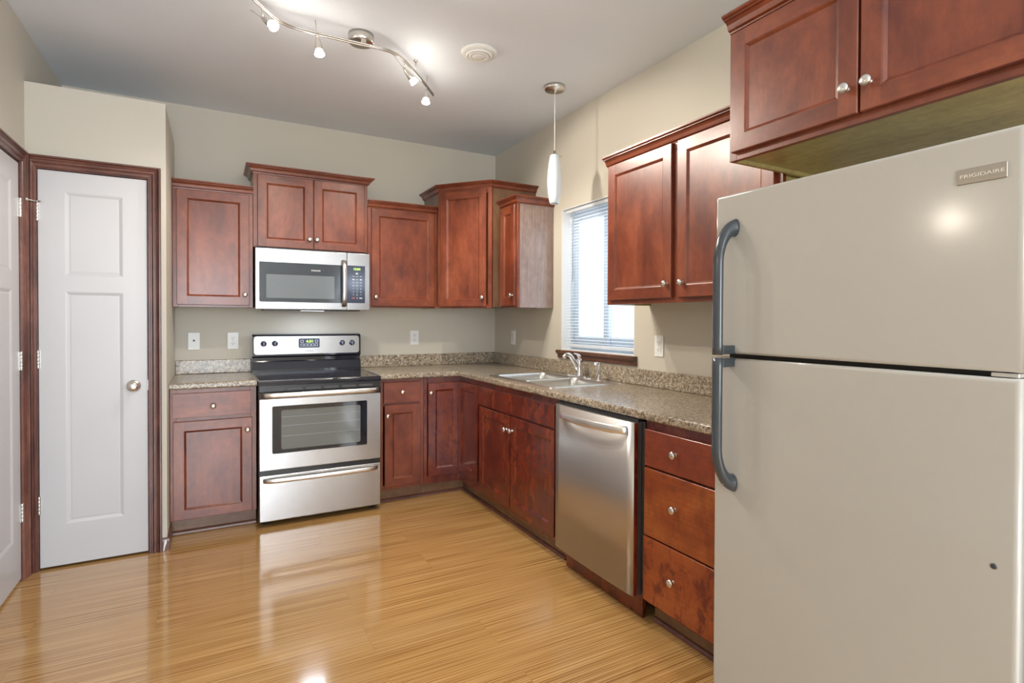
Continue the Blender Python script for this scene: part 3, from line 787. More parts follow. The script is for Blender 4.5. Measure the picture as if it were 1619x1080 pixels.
# sink base
base('base_cabinet', 'sink base cabinet with two worn dark red doors under the sink', (0, -0.9765, 0), RAD(-90), 1.012, XF,
     [(0.026, 0.474, 0.129, 0.702, 0.438, 0.615), (0.486, 0.988, 0.129, 0.702, 0.512, 0.618)], [(0.006, 0.990, 0.715, 0.838, None, None)], [(0.455, 0.505, 0.12, 0.71)], [M_CHW, M_CHW], rails=[(0.69, 0.73)], blank=[(0.034, 0.978, 0.73, 0.83)])
bank_y = -2.668
base('base_cabinet', 'three drawer base cabinet with orange worn fronts beside the dishwasher', (0, bank_y, 0), RAD(-90), 0.440, XF,
     [], [(0.012, 0.420, 0.685, 0.837, 0.192, 0.764), (0.010, 0.420, 0.392, 0.675, 0.192, 0.547), (0.006, 0.420, 0.113, 0.384, 0.184, 0.256)], rails=[(0.66, 0.70), (0.37, 0.41)], mats=[M_CHW, M_CHW], dmats=[[M_CHD], [M_CHD2], [M_CHD3]])
# shoe moulding in front of the toe kicks
SHOE = [(0, 0), (0.014, 0), (0.013, 0.008), (0.008, 0.015), (0, 0.018)]
structure(MB().sweep([(-2.427, -dB + 0.055), (-1.968, -dB + 0.055)], SHOE).build('trim_3', M_TRIMH), 'shoe molding under the left base cabinet', 'molding')
structure(MB().sweep([(-1.203, -dB + 0.055), (-XF + 0.055, -dB + 0.055), (-XF + 0.055, -1.985)], SHOE).build('trim_4', M_TRIMH), 'shoe molding along the corner and sink cabinets', 'molding')
structure(MB().sweep([(-XF + 0.055, bank_y), (-XF + 0.055, -3.10)], SHOE).build('trim_5', M_TRIMH), 'shoe molding under the drawer cabinet', 'molding')

# ------------------------------------------------------------------ countertops
def boolean_cut(o, x0, x1, y0, y1, z0, z1):
    c = MB().box(x0, x1, y0, y1, z0, z1).build('cutter', M_BLACK)
    md = o.modifiers.new('cut', 'BOOLEAN'); md.operation = 'DIFFERENCE'; md.object = c; md.solver = 'EXACT'
    bpy.context.view_layer.update()
    me = bpy.data.meshes.new_from_object(o.evaluated_get(bpy.context.evaluated_depsgraph_get()))
    o.modifiers.clear(); o.data = me; bpy.data.objects.remove(c)
def counter_slab(poly, front_edges):
    """poly outline with its front edges rounded over at top and bottom"""
    bm = bmesh.new()
    vs = [bm.verts.new((x, y, CT - 0.038)) for x, y in poly]
    f = bm.faces.new(vs)
    r = bmesh.ops.extrude_face_region(bm, geom=[f])
    for g in r['geom']:
        if isinstance(g, bmesh.types.BMVert): g.co.z = CT
    bm.normal_update()
    es = []
    for e in bm.edges:
        a, b = e.verts
        if abs(a.co.z - b.co.z) < 1e-6:
            for (p, q) in front_edges:
                P, Q = poly[p], poly[q]
                k = {(round(P[0], 4), round(P[1], 4)), (round(Q[0], 4), round(Q[1], 4))}
                if k == {(round(a.co.x, 4), round(a.co.y, 4)), (round(b.co.x, 4), round(b.co.y, 4))}: es.append(e)
    bmesh.ops.bevel(bm, geom=es, offset=0.011, segments=4, profile=0.5, affect='EDGES')
    return MB().bm(bm)
CFY, CFX = -0.642, -0.625
ctl = thing('countertop', 'short granite look laminate countertop left of the range', 'countertop', (-2.197, -0.32, CT - 0.038))
def rel(mb, root):
    l = root.location; mb.v = [(a - l.x, b - l.y, c - l.z) for a, b, c in mb.v]; return mb
px = [(-2.4295, CFY), (-1.9665, CFY), (-1.9665, -0.001), (-2.4295, -0.001)]
rel(counter_slab(px, [(0, 1)]), ctl).build('worktop', M_LAM, ctl)
BSH = 1.0085
def splash(mb, x0, x1, y0, y1): mb.box(x0, x1, y0, y1, CT + 0.0003, BSH, 0.004, 2)
m = MB(); splash(m, -2.4295, -1.9665, -0.020, -0.001); rel(m, ctl).build('backsplash', M_LAM, ctl)
ctr = thing('countertop', 'long L shaped granite look laminate countertop holding the sink', 'countertop', (-0.31, -1.5, CT - 0.038))
px = [(-1.2035, -0.001), (-1.2035, CFY), (CFX, CFY), (CFX, -3.108), (-0.001, -3.108), (-0.001, -0.001)]
wt = rel(counter_slab(px, [(1, 2), (2, 3)]), ctr).build('worktop', M_LAM, ctr)
wt.parent = None
SX0, SX1, SY0, SY1 = -0.560, -0.048, -1.850, -1.030
boolean_cut(wt, SX0 + 0.018 + 0.31, SX1 - 0.018 + 0.31, SY0 + 0.018 + 1.5, SY1 - 0.018 + 1.5, -0.2, 0.2)
wt.parent = ctr
m = MB(); splash(m, -1.2035, -0.020, -0.020, -0.001); splash(m, -0.020, -0.001, -3.108, -0.001)
rel(m, ctr).build('backsplash', M_LAM, ctr)

# ------------------------------------------------------------------ sink, faucet, sprayer
def rrect(x0, x1, y0, y1, r, n=6):
    pts = []
    for (cx, cy, a0) in ((x1 - r, y1 - r, 0), (x0 + r, y1 - r, 90), (x0 + r, y0 + r, 180), (x1 - r, y0 + r, 270)):
        for k in range(n + 1):
            a = RAD(a0 + 90 * k / n); pts.append((cx + r * cos(a), cy + r * sin(a)))
    return pts
sk = thing('sink', 'stainless steel double bowl drop-in sink under the window', 'sink', ((SX0 + SX1) / 2, (SY0 + SY1) / 2, CT))
cx0, cy0 = sk.location.x, sk.location.y
ZR = 0.005
bowls = [(SX0 + 0.035 - cx0, SX1 - 0.085 - cx0, SY0 + 0.035 - cy0, (SY0 + SY1) / 2 - 0.014 - cy0), (SX0 + 0.035 - cx0, SX1 - 0.085 - cx0, (SY0 + SY1) / 2 + 0.014 - cy0, SY1 - 0.035 - cy0)]
bm = bmesh.new()
loops = [[(a, b) for a, b in rrect(SX0 - cx0, SX1 - cx0, SY0 - cy0, SY1 - cy0, 0.03)]] + [rrect(*b, 0.05) for b in bowls]
edges = []
for lp in loops:
    vs = [bm.verts.new((a, b, ZR)) for a, b in lp]
    edges += [bm.edges.new((vs[i], vs[(i + 1) % len(vs)])) for i in range(len(vs))]
bmesh.ops.triangle_fill(bm, use_beauty=True, use_dissolve=False, edges=edges)
deck = MB().bm(bm)
n = len(loops[0])
out2 = rrect(SX0 - 0.004 - cx0, SX1 + 0.004 - cx0, SY0 - 0.004 - cy0, SY1 + 0.004 - cy0, 0.032)
deck.add([(a, b, ZR) for a, b in loops[0]] + [(a, b, 0.0006) for a, b in out2], [(i, (i + 1) % n, n + (i + 1) % n, n + i) for i in range(n)], 0, True)
deck.build('deck', M_SINK, sk)
for b in bowls:
    m = MB(); x0, x1, y0, y1 = b
    levels = [(0.0, ZR), (0.004, ZR - 0.006), (0.007, -0.03), (0.012, -0.13), (0.022, -0.160), (0.05, -0.170)]
    rr = [[(p, q, z) for p, q in rrect(x0 + s, x1 - s, y0 + s, y1 - s, max(0.05 - s * 0.2, 0.02))] for s, z in levels]
    n = len(rr[0])
    for a, c in zip(rr, rr[1:]): m.add(a + c, [(i, (i + 1) % n, n + (i + 1) % n, n + i) for i in range(n)], 0, True)
    m.add(rr[-1], [list(range(n))], 0, False)
    bo = m.build('bowl', M_SINK, sk)
    m = MB(); m.lathe([(0.045, -0.1695), (0.043, -0.167), (0.030, -0.1685), (0.0, -0.1685)], 24, Matrix.Translation(((x0 + x1) / 2, (y0 + y1) / 2, 0)), caps=False); m.build('drain', M_CHROME, bo)
fa = thing('faucet', 'chrome single lever kitchen faucet at the back of the sink', 'faucet', (-0.088, -1.445, CT + ZR))
m = MB()
m.prism(rrect(-0.028, 0.028, -0.125, 0.125, 0.026), 0.0, 0.007); m.prism(rrect(-0.024, 0.024, -0.121, 0.121, 0.023), 0.007, 0.011)
m.build('deck_plate', M_CHROME, fa)
m = MB(); m.lathe([(0.026, 0.011), (0.024, 0.016), (0.021, 0.03), (0.021, 0.075), (0.0225, 0.100), (0.021, 0.118), (0.013, 0.126), (0, 0.128)], 24); m.build('body', M_CHROME, fa)
m = MB(); m.tube([(-0.004, 0.003, 0.040), (-0.018, 0.008, 0.075), (-0.036, 0.014, 0.110), (-0.055, 0.019, 0.137), (-0.072, 0.023, 0.149), (-0.090, 0.026, 0.149), (-0.102, 0.028, 0.138), (-0.105, 0.028, 0.126)],
                 [0.0185, 0.0175, 0.016, 0.015, 0.0145, 0.0145, 0.014, 0.013], 16); m.build('spout', M_CHROME, fa)
m = MB(); m.tube([(0.003, -0.002, 0.112), (0.001, -0.003, 0.128), (-0.010, -0.003, 0.143), (-0.026, -0.001, 0.153), (-0.044, 0.002, 0.158)], [0.0165, 0.0155, 0.0125, (0.006, 0.012), (0.004, 0.010)], 14); m.build('lever', M_CHROME, fa)
sp = thing('sink_sprayer', 'small chrome side sprayer standing right of the faucet', 'sink sprayer', (-0.085, -1.655, CT + ZR))
m = MB(); m.lathe([(0.024, 0), (0.024, 0.004), (0.017, 0.012), (0.014, 0.030), (0.0125, 0.034)], 20); m.build('holder', M_CHROME, sp)
m = MB(); m.lathe([(0.010, 0.034), (0.0125, 0.040), (0.0115, 0.075), (0.014, 0.092), (0.013, 0.104), (0.006, 0.110), (0, 0.111)], 20)
m.tube([(0.0, 0, 0.096), (-0.014, 0.004, 0.104), (-0.027, 0.006, 0.102)], [0.012, 0.012, 0.0105], 14); m.build('spray_head', M_CHROME, sp)
m = MB(); m.lathe([(0.019, 0), (0.019, 0.003), (0.015, 0.006), (0, 0.0065)], 20)
o = m.build('hole_cover', M_CHROME, sk, (-0.085 - cx0, -1.560 - cy0, ZR))

# ------------------------------------------------------------------ electric range
RX0, RX1 = -1.9625, -1.2065
RW = RX1 - RX0
rg = thing('electric_range', 'stainless steel electric range with black glass cooktop', 'range', (RX0 + RW / 2, -0.36, 0))
def R_(mb): l = rg.location; mb.v = [(a - l.x, b - l.y, c - l.z) for a, b, c in mb.v]; return mb
def rp(x, y, z): l = rg.location; return (x - l.x, y - l.y, z - l.z)
m = MB(); m.box(RX0 + 0.003, RX1 - 0.003, -0.655, -0.03, 0.030, 0.880); R_(m).build('body', M_BLACK, rg)
for sx in (RX0 + 0.045, RX1 - 0.045):
    for sy in (-0.625, -0.08):
        m = MB(); m.lathe([(0.013, 0.012), (0.013, 0.030)], 12, Matrix.Translation((sx, sy, 0))); m.lathe([(0.022, 0.0005), (0.022, 0.010), (0.014, 0.013)], 16, Matrix.Translation((sx, sy, 0)))
        R_(m).build('foot', M_RUB, rg)
ZC = 0.912
m = MB()
prof = [(-0.105, 0.880), (-0.105, ZC), (-0.660, ZC - 0.002), (-0.676, ZC - 0.003), (-0.690, ZC - 0.010), (-0.697, ZC - 0.022), (-0.697, 0.882)]
m.prism([(y, z) for y, z in prof], RX0, RX1, 0, lambda a, b, h: (h, a, b))
ck = R_(m).build('cooktop', M_BLGL, rg)
for xa in (RX0, RX1 - 0.004):
    m = MB(); m.box(xa, xa + 0.004, -0.665, -0.11, ZC - 0.001, ZC + 0.003, 0.001, 1); R_(m).build('side_trim', M_SSH, ck)
for (bx, by, br) in ((RX0 + 0.20, -0.50, 0.115), (RX0 + 0.195, -0.245, 0.078), (RX1 - 0.20, -0.495, 0.090), (RX1 - 0.195, -0.245, 0.105), (RX0 + RW / 2, -0.20, 0.055)):
    m = MB()
    zz = lambda y: ZC - 0.002 * ((-0.105 - y) / 0.555) + 0.0006
    for rad in (br, br * 0.62):
        for k in range(48):
            a0, a1 = 2 * pi * k / 48, 2 * pi * (k + 1) / 48
            q = [(bx + rr * cos(a), by + rr * sin(a), zz(by + rr * sin(a))) for a in (a0, a1) for rr in (rad - 0.0012, rad + 0.0012)]
            m.add(q, [(0, 1, 3, 2)])
    R_(m).build('burner_ring', M_RINGS, ck)
# backguard
m = MB()
m.prism([(-0.03, 0.88), (-0.03, 1.186), (-0.060, 1.186), (-0.083, 1.180), (-0.090, 1.170), (-0.094, 1.028), (-0.088, 1.020), (-0.070, 1.015), (-0.070, 0.992), (-0.088, 0.985), (-0.104, 0.930), (-0.106, ZC + 0.0005), (-0.1048, 0.88)], RX0, RX1, 0, lambda a, b, h: (h, a, b))
bk = R_(m).build('backguard', M_BLGL, rg)
def yback(z): return -0.0905 - (1.170 - z) / 0.142 * 0.004
m = MB()
rr = rrect(RX0 + 0.012, RX1 - 0.012, 1.040, 1.170, 0.020, 5)
m.prism(rr, 0.0, 0.003, 0, lambda a, b, h: (a, yback(b) - h, b)); cp = R_(m).build('control_panel', M_SS, rg)
cp_y = lambda z: yback(z) - 0.003
for (kx, kz) in ((-1.889, 1.117), (-1.815, 1.118), (-1.345, 1.117), (-1.272, 1.116)):
    m = MB(); knob_lathe(m, (kx, cp_y(kz), kz), (0, -1, 0), [(0.021, 0), (0.021, 0.003), (0.019, 0.006), (0.0165, 0.020), (0.0145, 0.022), (0, 0.0225)], 24)
    ko = R_(m).build('burner_knob', M_PANEL, cp)
    m = MB(); m.box(kx - 0.0025, kx + 0.0025, cp_y(kz) - 0.027, cp_y(kz) - 0.020, kz - 0.015, kz + 0.015, 0.0015, 1); R_(m).build('grip', M_GREYMK, ko)
m = MB(); m.prism(rrect(-1.655, -1.508, 1.084, 1.152, 0.008, 4), 0.0, 0.0015, 0, lambda a, b, h: (a, cp_y(b) - h, b)); dp = R_(m).build('display', M_PANEL, cp)
l = rg.location
text_obj('clock_digits', '4:01', 0.030, M_GREEN, dp, at_front(-1.580 - l.x, cp_y(1.13) - 0.0022 - l.y, 1.130 - l.z), width=0.048)
def frame_rect(mb, x0, x1, z0, z1, t, y):
    for (a, b, c, d) in ((x0, x1, z0, z0 + t), (x0, x1, z1 - t, z1), (x0, x0 + t, z0 + t, z1 - t), (x1 - t, x1, z0 + t, z1 - t)): mb.box(a, b, y - 0.0006, y, c, d)
for (bx, bz) in ((-1.631, 1.131), (-1.531, 1.131), (-1.631, 1.104), (-1.605, 1.104), (-1.581, 1.104), (-1.557, 1.104), (-1.531, 1.104)):
    m = MB(); frame_rect(m, bx - 0.010, bx + 0.010, bz - 0.009, bz + 0.009, 0.002, cp_y(bz) - 0.0015); R_(m).build('button', M_MARK, dp)
text_obj('lettering', 'FRIGIDAIRE', 0.012, M_GREYMK, cp, at_front(-1.580 - l.x, cp_y(1.060) - 0.0006 - l.y, 1.060 - l.z), width=0.058)
# vent strip, oven door, drawer
m = MB(); m.box(RX0 + 0.004, RX1 - 0.004, -0.690, -0.655, 0.838, 0.881, 0.002, 1); vs_ = R_(m).build('vent_strip', M_BLACK, rg)
for k in range(6):
    m = MB(); c = RX0 + 0.10 + k * (RW - 0.20) / 5; m.box(c - 0.045, c + 0.045, -0.6912, -0.690, 0.846, 0.861); R_(m).build('vent_slot', M_SLOT, vs_)
od = MB(); od.box(RX0 + 0.003, RX1 - 0.003, -0.706, -0.656, 0.352, 0.836, 0.005, 2)
ov = R_(od).build('oven_door', M_SS, rg, wn=True)
m = MB(); m.box(RX0 + 0.003, RX1 - 0.003, -0.7095, -0.7062, 0.797, 0.836, 0.0015, 1); R_(m).build('top_band', M_BLGL, ov)
def window_ring(mb, o, i, y0, y1):
    """flat frame between an outer and an inner rounded rectangle"""
    n = len(o); V = [(a, y1, b) for a, b in o] + [(a, y1, b) for a, b in i] + [(a, y0, b) for a, b in o]
    mb.add(V, [(k, (k + 1) % n, n + (k + 1) % n, n + k) for k in range(n)] + [(k, 2 * n + k, 2 * n + (k + 1) % n, (k + 1) % n) for k in range(n)])
m = MB(); window_ring(m, rrect(-1.886, -1.303, 0.455, 0.752, 0.008, 3), rrect(-1.834, -1.347, 0.478, 0.725, 0.012, 3), -0.706, -0.7082)
wf = R_(m).build('window_border', M_BLGL, ov)
m = MB(); m.prism(rrect(-1.834, -1.347, 0.478, 0.725, 0.012, 3), 0, 0.0010, 0, lambda a, b, h: (a, -0.7062 - h, b)); R_(m).build('window_glass', M_WINGL, ov)
m = MB()
for z in (0.560, 0.625, 0.680): m.box(-1.832, -1.349, -0.7077, -0.7073, z, z + 0.0022)
R_(m).build('oven_rack', M_GREYMK, ov)
def bow_handle(x0, x1, y, z, depth, rad, sag=0.0):
    pts = []; N = 26
    for k in range(N + 1):
        t = k / N; x = x0 + (x1 - x0) * t
        e = min(t, 1 - t) * (x1 - x0)
        s = min(e / 0.05, 1.0); s = sin(s * pi / 2)
        pts.append((x, y - depth * s - 0.010 * sin(pi * t), z))
    return MB().tube(pts, rad, 14, flat=(0, 0, 1))
R_(bow_handle(RX0 + 0.022, RX1 - 0.022, -0.706, 0.822, 0.032, [(0.017, 0.011)] * 27)).build('handle', M_SSH, ov)
m = MB(); m.box(RX0 + 0.006, RX1 - 0.006, -0.690, -0.656, 0.318, 0.351); R_(m).build('gap_strip', M_BLACK, rg)
dr = MB(); dr.box(RX0 + 0.003, RX1 - 0.003, -0.704, -0.656, 0.034, 0.322, 0.006, 2); sd = R_(dr).build('storage_drawer', M_SS, rg, wn=True)
R_(bow_handle(RX0 + 0.030, RX1 - 0.030, -0.704, 0.291, 0.024, [(0.015, 0.010)] * 27)).build('handle', M_SSH, sd)

# ------------------------------------------------------------------ over-the-range microwave
mw = thing('microwave', 'stainless over the range microwave mounted below the wall cabinet', 'microwave', (RX0 + RW / 2, -0.19, 1.361))
def W_(mb): l = mw.location; mb.v = [(a - l.x, b - l.y, c - l.z) for a, b, c in mb.v]; return mb
MX0, MX1, MZ0, MZ1, MY = -1.9605, -1.2085, 1.361, 1.7695, -0.392
m = MB(); m.box(MX0 + 0.001, MX1 - 0.001, -0.350, -0.002, MZ0 + 0.012, 1.7820, 0.002, 1); W_(m).build('body', M_BLACK, mw)
m = MB(); m.box(MX0 + 0.06, MX1 - 0.06, -0.340, -0.06, MZ0 - 0.006, MZ0 + 0.0115); bv = W_(m).build('vent_grille', M_BLACK, mw)
m = MB(); m.box(MX0, -1.3695, MY, -0.351, MZ0, MZ1, 0.004, 2); md = W_(m).build('door', M_SS, mw, wn=True)
m = MB(); m.box(-1.3685, MX1, MY, -0.351, MZ0, MZ1, 0.004, 2); mc = W_(m).build('control_side', M_SS, mw, wn=True)
m = MB(); window_ring(m, rrect(-1.937, -1.377, 1.410, 1.678, 0.006, 3), rrect(-1.894, -1.456, 1.437, 1.596, 0.006, 3), MY, MY - 0.0022); W_(m).build('window_border', M_MWBL, md)
m = MB(); m.prism(rrect(-1.894, -1.456, 1.437, 1.596, 0.006, 3), 0, 0.0012, 0, lambda a, b, h: (a, MY - 0.0004 - h, b)); W_(m).build('window_glass', M_MWGL, md)
l = mw.location
text_obj('lettering', 'FRIGIDAIRE', 0.013, M_MARK, md, at_front(-1.580 - l.x, MY - 0.0027 - l.y, 1.631 - l.z), width=0.060, bold=0.0004)
pts = []; rads = []
for k in range(21):
    t = k / 20; z = 1.388 + (1.712 - 1.388) * t
    s = sin(min(min(t, 1 - t) / 0.16, 1) * pi / 2)
    pts.append((-1.392, MY - 0.004 - 0.026 * s - 0.012 * sin(pi * t), z)); rads.append((0.008, 0.017))
m = MB().tube(pts, rads, 14, flat=(0, 1, 0)); W_(m).build('handle', M_SSV, md)
m = MB(); m.prism(rrect(-1.3675, -1.243, 1.412, 1.680, 0.006, 3), 0, 0.0015, 0, lambda a, b, h: (a, MY - 0.0002 - h, b)); kp = W_(m).build('control_panel', M_PANEL, mc)
text_obj('clock_digits', '12:04', 0.022, M_GREEN, kp, at_front(-1.300 - l.x, MY - 0.0022 - l.y, 1.655 - l.z), width=0.046, bold=0.0003)
m = MB(); m.prism(rrect(-1.309, -1.293, 1.618, 1.629, 0.003, 3), 0, 0.0005, 0, lambda a, b, h: (a, MY - 0.0017 - h, b)); W_(m).build('button', M_MARK, kp)
for r in range(8):
    for c in range(3):
        x = -1.3255 + c * 0.0262; z = 1.603 - r * 0.0222
        mm_ = M_MARK
        if r < 4:
            m = MB(); hh = 0.0016 if r in (0,) or (r == 1 and c == 1) else 0.0042
            m.box(x - 0.008, x + 0.008, MY - 0.0022, MY - 0.0017, z - hh, z + hh)
            W_(m).build('button', M_MARK if r < 2 else M_GREYMK, kp)
        elif r < 7:
            text_obj('button', str((r - 4) * 3 + c + 1), 0.013, M_MARK, kp, at_front(x - l.x, MY - 0.0021 - l.y, z - l.z), bold=0.0004)
        else:
            if c == 1: text_obj('button', '0', 0.013, M_MARK, kp, at_front(x - l.x, MY - 0.0021 - l.y, z - l.z), bold=0.0004)
            else:
                m = MB(); m.box(x - 0.010, x + 0.010, MY - 0.0022, MY - 0.0017, z - 0.004, z + 0.004); W_(m).build('button', M_REDMK if c == 0 else M_MARK, kp)

m = MB(); m.box(-1.66, -1.51, -0.300, -0.240, MZ0 - 0.0075, MZ0 - 0.0062); W_(m).build('cooktop_lamp', glow('lit_cooktop_lens', (0.80, 0.88, 1.0), 5.0), mw)
d = bpy.data.lights.new('cooktop_light', 'AREA'); d.shape = 'RECTANGLE'; d.size = 0.15; d.size_y = 0.06; d.energy = 1.8; d.color = (0.76, 0.86, 1.0)
lo = bpy.data.objects.new('cooktop_light', d); COL.objects.link(lo); lo.parent = mw; lo.location = (0, -0.08, -0.012)

# ------------------------------------------------------------------ dishwasher
DY0, DY1 = -2.020, -2.640
dw = thing('dishwasher', 'stainless steel dishwasher between the sink cabinet and the drawers', 'dishwasher', (-0.32, (DY0 + DY1) / 2, 0), RAD(-90))
hwD = (DY0 - DY1) / 2
m = MB(); m.box(-hwD + 0.015, hwD + 0.022, -0.275, 0.26, 0.112, 0.862); m.build('tub', M_BLACK, dw)
# front door slightly bowed
m = MB(); N = 14; zb, zt = 0.111, 0.858; yb, yf = -0.277, -0.322
secs = []
for k in range(N + 1):
    t = k / N; x = -hwD + 2 * hwD * t
    bow = 0.006 * (1 - (2 * t - 1) ** 2)
    e = 0.003 if k in (0, N) else 0.0
    secs.append([(x, yb, zb), (x, yf - bow + e, zb), (x, yf - bow + e, zt), (x, yb, zt)])
for a, c in zip(secs, secs[1:]):
    m.add(a + c, [(i, (i + 1) % 4, 4 + (i + 1) % 4, 4 + i) for i in range(4)], 0, False)
m.add(secs[0], [(0, 1, 2, 3)]); m.add(secs[-1], [(3, 2, 1, 0)])
dd = m.build('door', M_SSV, dw)
for p in dd.data.polygons: p.use_smooth = abs(p.normal.y) > 0.9
m = MB(); m.box(hwD + 0.0005, hwD + 0.0025, yf + 0.022, yf + 0.004, zb + 0.002, zt - 0.002); m.build('painted_edge_reflection', M_CHW, dd)  # red strip, a reflection painted onto the side of the door
pts = []; rads = []
for k in range(25):
    t = k / 24; x = -hwD + 0.050 + (2 * hwD - 0.090) * t
    s = sin(min(min(t, 1 - t) / 0.16, 1) * pi / 2)
    pts.append((x, yf - 0.002 - 0.024 * s - 0.036 * sin(pi * t), 0.818)); rads.append((0.0185, 0.006))
MB().tube(pts, rads, 14, flat=(0, 0, 1)).build('handle', M_SSH, dd)
m = MB(); m.box(-hwD + 0.01, hwD + 0.005, -0.300, -0.275, 0.860, 0.8735); m.build('top_strip', M_BLACK, dw)
m = MB(); m.box(-hwD + 0.02, hwD - 0.004, -0.262, -0.245, 0.004, 0.108); m.build('kick_plate', M_CHW, dw)

# ------------------------------------------------------------------ refrigerator
FX, FY0, FY1 = -0.820, -3.234, -3.998
fw_ = FY0 - FY1
fr = thing('refrigerator', 'white top freezer refrigerator with dark bar handles', 'refrigerator', (-0.40, (FY0 + FY1) / 2, 0), RAD(-90))
hf = fw_ / 2; yF = -(-0.40 - FX)          # front plane in local y
yF = -0.42
m = MB(); m.box(-hf + 0.006, hf - 0.006, yF + 0.075, 0.36, 0.02, 1.668, 0.006, 2); m.build('case', M_FRSIDE, fr)
m = MB(); m.box(-hf + 0.02, hf - 0.02, yF + 0.045, yF + 0.0745, 0.06, 1.66); m.build('gasket', M_GASK, fr)
m = MB(); m.box(-hf + 0.02, hf - 0.02, yF + 0.05, yF + 0.074, 0.012, 0.058); m.build('toe_grille', M_BLACK, fr)
def fridge_door(name, z0, z1):
    m = MB(); bm = bmesh.new()
    bmesh.ops.create_cube(bm, size=1)
    for p in bm.verts: p.co = Vector((p.co.x * 2 * hf, yF + 0.022 + p.co.y * 0.044, (z0 + z1) / 2 + p.co.z * (z1 - z0)))
    vert = [e for e in bm.edges if abs(e.verts[0].co.z - e.verts[1].co.z) > 0.1 and e.verts[0].co.y < yF + 0.01]
    rest = [e for e in bm.edges if e not in vert and e.verts[0].co.y < yF + 0.01 and e.verts[1].co.y < yF + 0.01]
    bmesh.ops.bevel(bm, geom=vert + rest, offset=0.010, segments=5, profile=0.5, affect='EDGES')
    m.bm(bm)
    return m.build(name, M_FRIDGE, fr, wn=True)
fzd = fridge_door('freezer_door', 1.1935, 1.684)
frd = fridge_door('lower_door', 0.062, 1.1815)
def fridge_handle(parent, zend, zgap):
    xh = -hf + 0.062
    sg = 1 if zend > zgap else -1
    Lh = abs(zend - zgap)
    pts, rads = [], []
    yo = yF - 0.058
    zb = zend - sg * 0.135
    for k in range(12):
        pts.append((xh, yo, zgap + (zb - zgap) * k / 12)); rads.append((0.0125, 0.0175))
    for k in range(19):
        u = k / 18; a = u * pi / 2
        y = yo + (yF + 0.004 - yo) * (1 - cos(a * 0.98)) ** 0.9
        pts.append((xh + 0.012 * u ** 2, y, zb + sg * 0.105 * sin(a))); rads.append((0.0125 + 0.017 * u ** 2, 0.0175 + 0.002 * u))
    m = MB().tube(pts, rads, 14, flat=(0, 1, 0))
    h = m.build('handle', M_GREYP, parent)
    z0 = zgap + sg * 0.002; z1 = zgap + sg * 0.028
    MB().box(xh - 0.010, xh + 0.016, yF - 0.050, yF + 0.006, z0, z1, 0.002, 1).build('mounting_foot', M_GREYP, h)
fridge_handle(fzd, 1.606, 1.192)
fridge_handle(frd, 0.772, 1.183)
# nameplate
def fx(yw): return -(yw - fr.location.y)
pl = MB(); pxa, pxb = fx(-3.886), fx(-3.973)
pl.box(pxa, pxb, yF - 0.003, yF - 0.0002, 1.584, 1.616, 0.0012, 1); npl = pl.build('nameplate', M_NPL, fzd)
text_obj('lettering', 'FRIGIDAIRE', 0.0105, M_NLET, npl, at_front((pxa + pxb) / 2 + 0.001, yF - 0.0034, 1.600), width=0.076)
m = MB(); knob_lathe(m, (fx(-3.959), yF, 0.797), (0, -1, 0), [(0.006, 0), (0.006, 0.0008), (0.004, 0.0015), (0, 0.0018)], 14); m.build('door_ding', M_GREYP, frd)  # small grey disc standing for a ding in the lower door
m = MB(); m.box(hf - 0.05, hf - 0.004, yF + 0.004, yF + 0.044, 1.1835, 1.1915, 0.001, 1); m.build('center_hinge', M_HINGE, fr)
for sx in (-hf + 0.05, hf - 0.05):
    m = MB(); m.lathe([(0.018, 0.0005), (0.018, 0.020)], 14, Matrix.Translation((sx, yF + 0.10, 0))); m.build('foot', M_RUB, fr)
    m = MB(); m.lathe([(0.018, 0.0005), (0.018, 0.020)], 14, Matrix.Translation((sx, 0.30, 0))); m.build('foot', M_RUB, fr)

# ------------------------------------------------------------------ wall plates
def outlet(label, loc, rz, kind='outlet'):
    r = thing('wall_outlet' if kind == 'outlet' else 'phone_jack', label, 'outlet' if kind == 'outlet' else 'wall plate', loc, rz, 'white outlet plates on the walls' if kind == 'outlet' else None)
    m = MB(); m.box(-0.036, 0.036, -0.006, -0.0003, -0.060, 0.060, 0.003, 2); m.build('cover_plate', M_PLATE, r)
    if kind == 'outlet':
        for z in (-0.020, 0.020):
            m = MB(); m.prism(rrect(-0.017, 0.017, z - 0.0145, z + 0.0145, 0.008, 4), 0, 0.0018, 0, lambda a, b, h: (a, -0.006 - h, b)); so = m.build('socket', M_PLATE, r)
            s = MB()
            for sx in (-0.0065, 0.0065): s.box(sx - 0.0011, sx + 0.0011, -0.0083, -0.0078, z - 0.002, z + 0.0065)
            s.lathe([(0.0024, 0), (0.0024, 0.0005)], 10, Matrix.Translation((0, -0.0078, z - 0.0075)) @ Matrix.Rotation(RAD(90), 4, 'X')); s.build('slot', M_HOLE, so)
        m = MB(); knob_lathe(m, (0, -0.006, 0), (0, -1, 0), [(0.003, 0), (0.003, 0.001), (0, 0.0012)], 10); m.build('screw', M_HINGE, r)
    else:
        m = MB(); m.box(-0.0055, 0.0055, -0.0068, -0.0055, -0.001, 0.010); m.build('jack_opening', M_HOLE, r)
        for z in (-0.042, 0.042):
            m = MB(); knob_lathe(m, (0, -0.006, z), (0, -1, 0), [(0.003, 0), (0.003, 0.001), (0, 0.0012)], 10); m.build('screw', M_PLATE, r)
    return r
def copy_tree(o, parent=None):
    c = o.copy(); COL.objects.link(c); c.parent = parent
    for ch in list(o.children): copy_tree(ch, c)
    return c
outlet('blank white phone jack plate on the wall above the short countertop', (-2.320, 0, 1.139), 0, 'jack')
o1 = outlet('white outlet on the back wall just left of the range', (-2.080, 0, 1.139), 0)
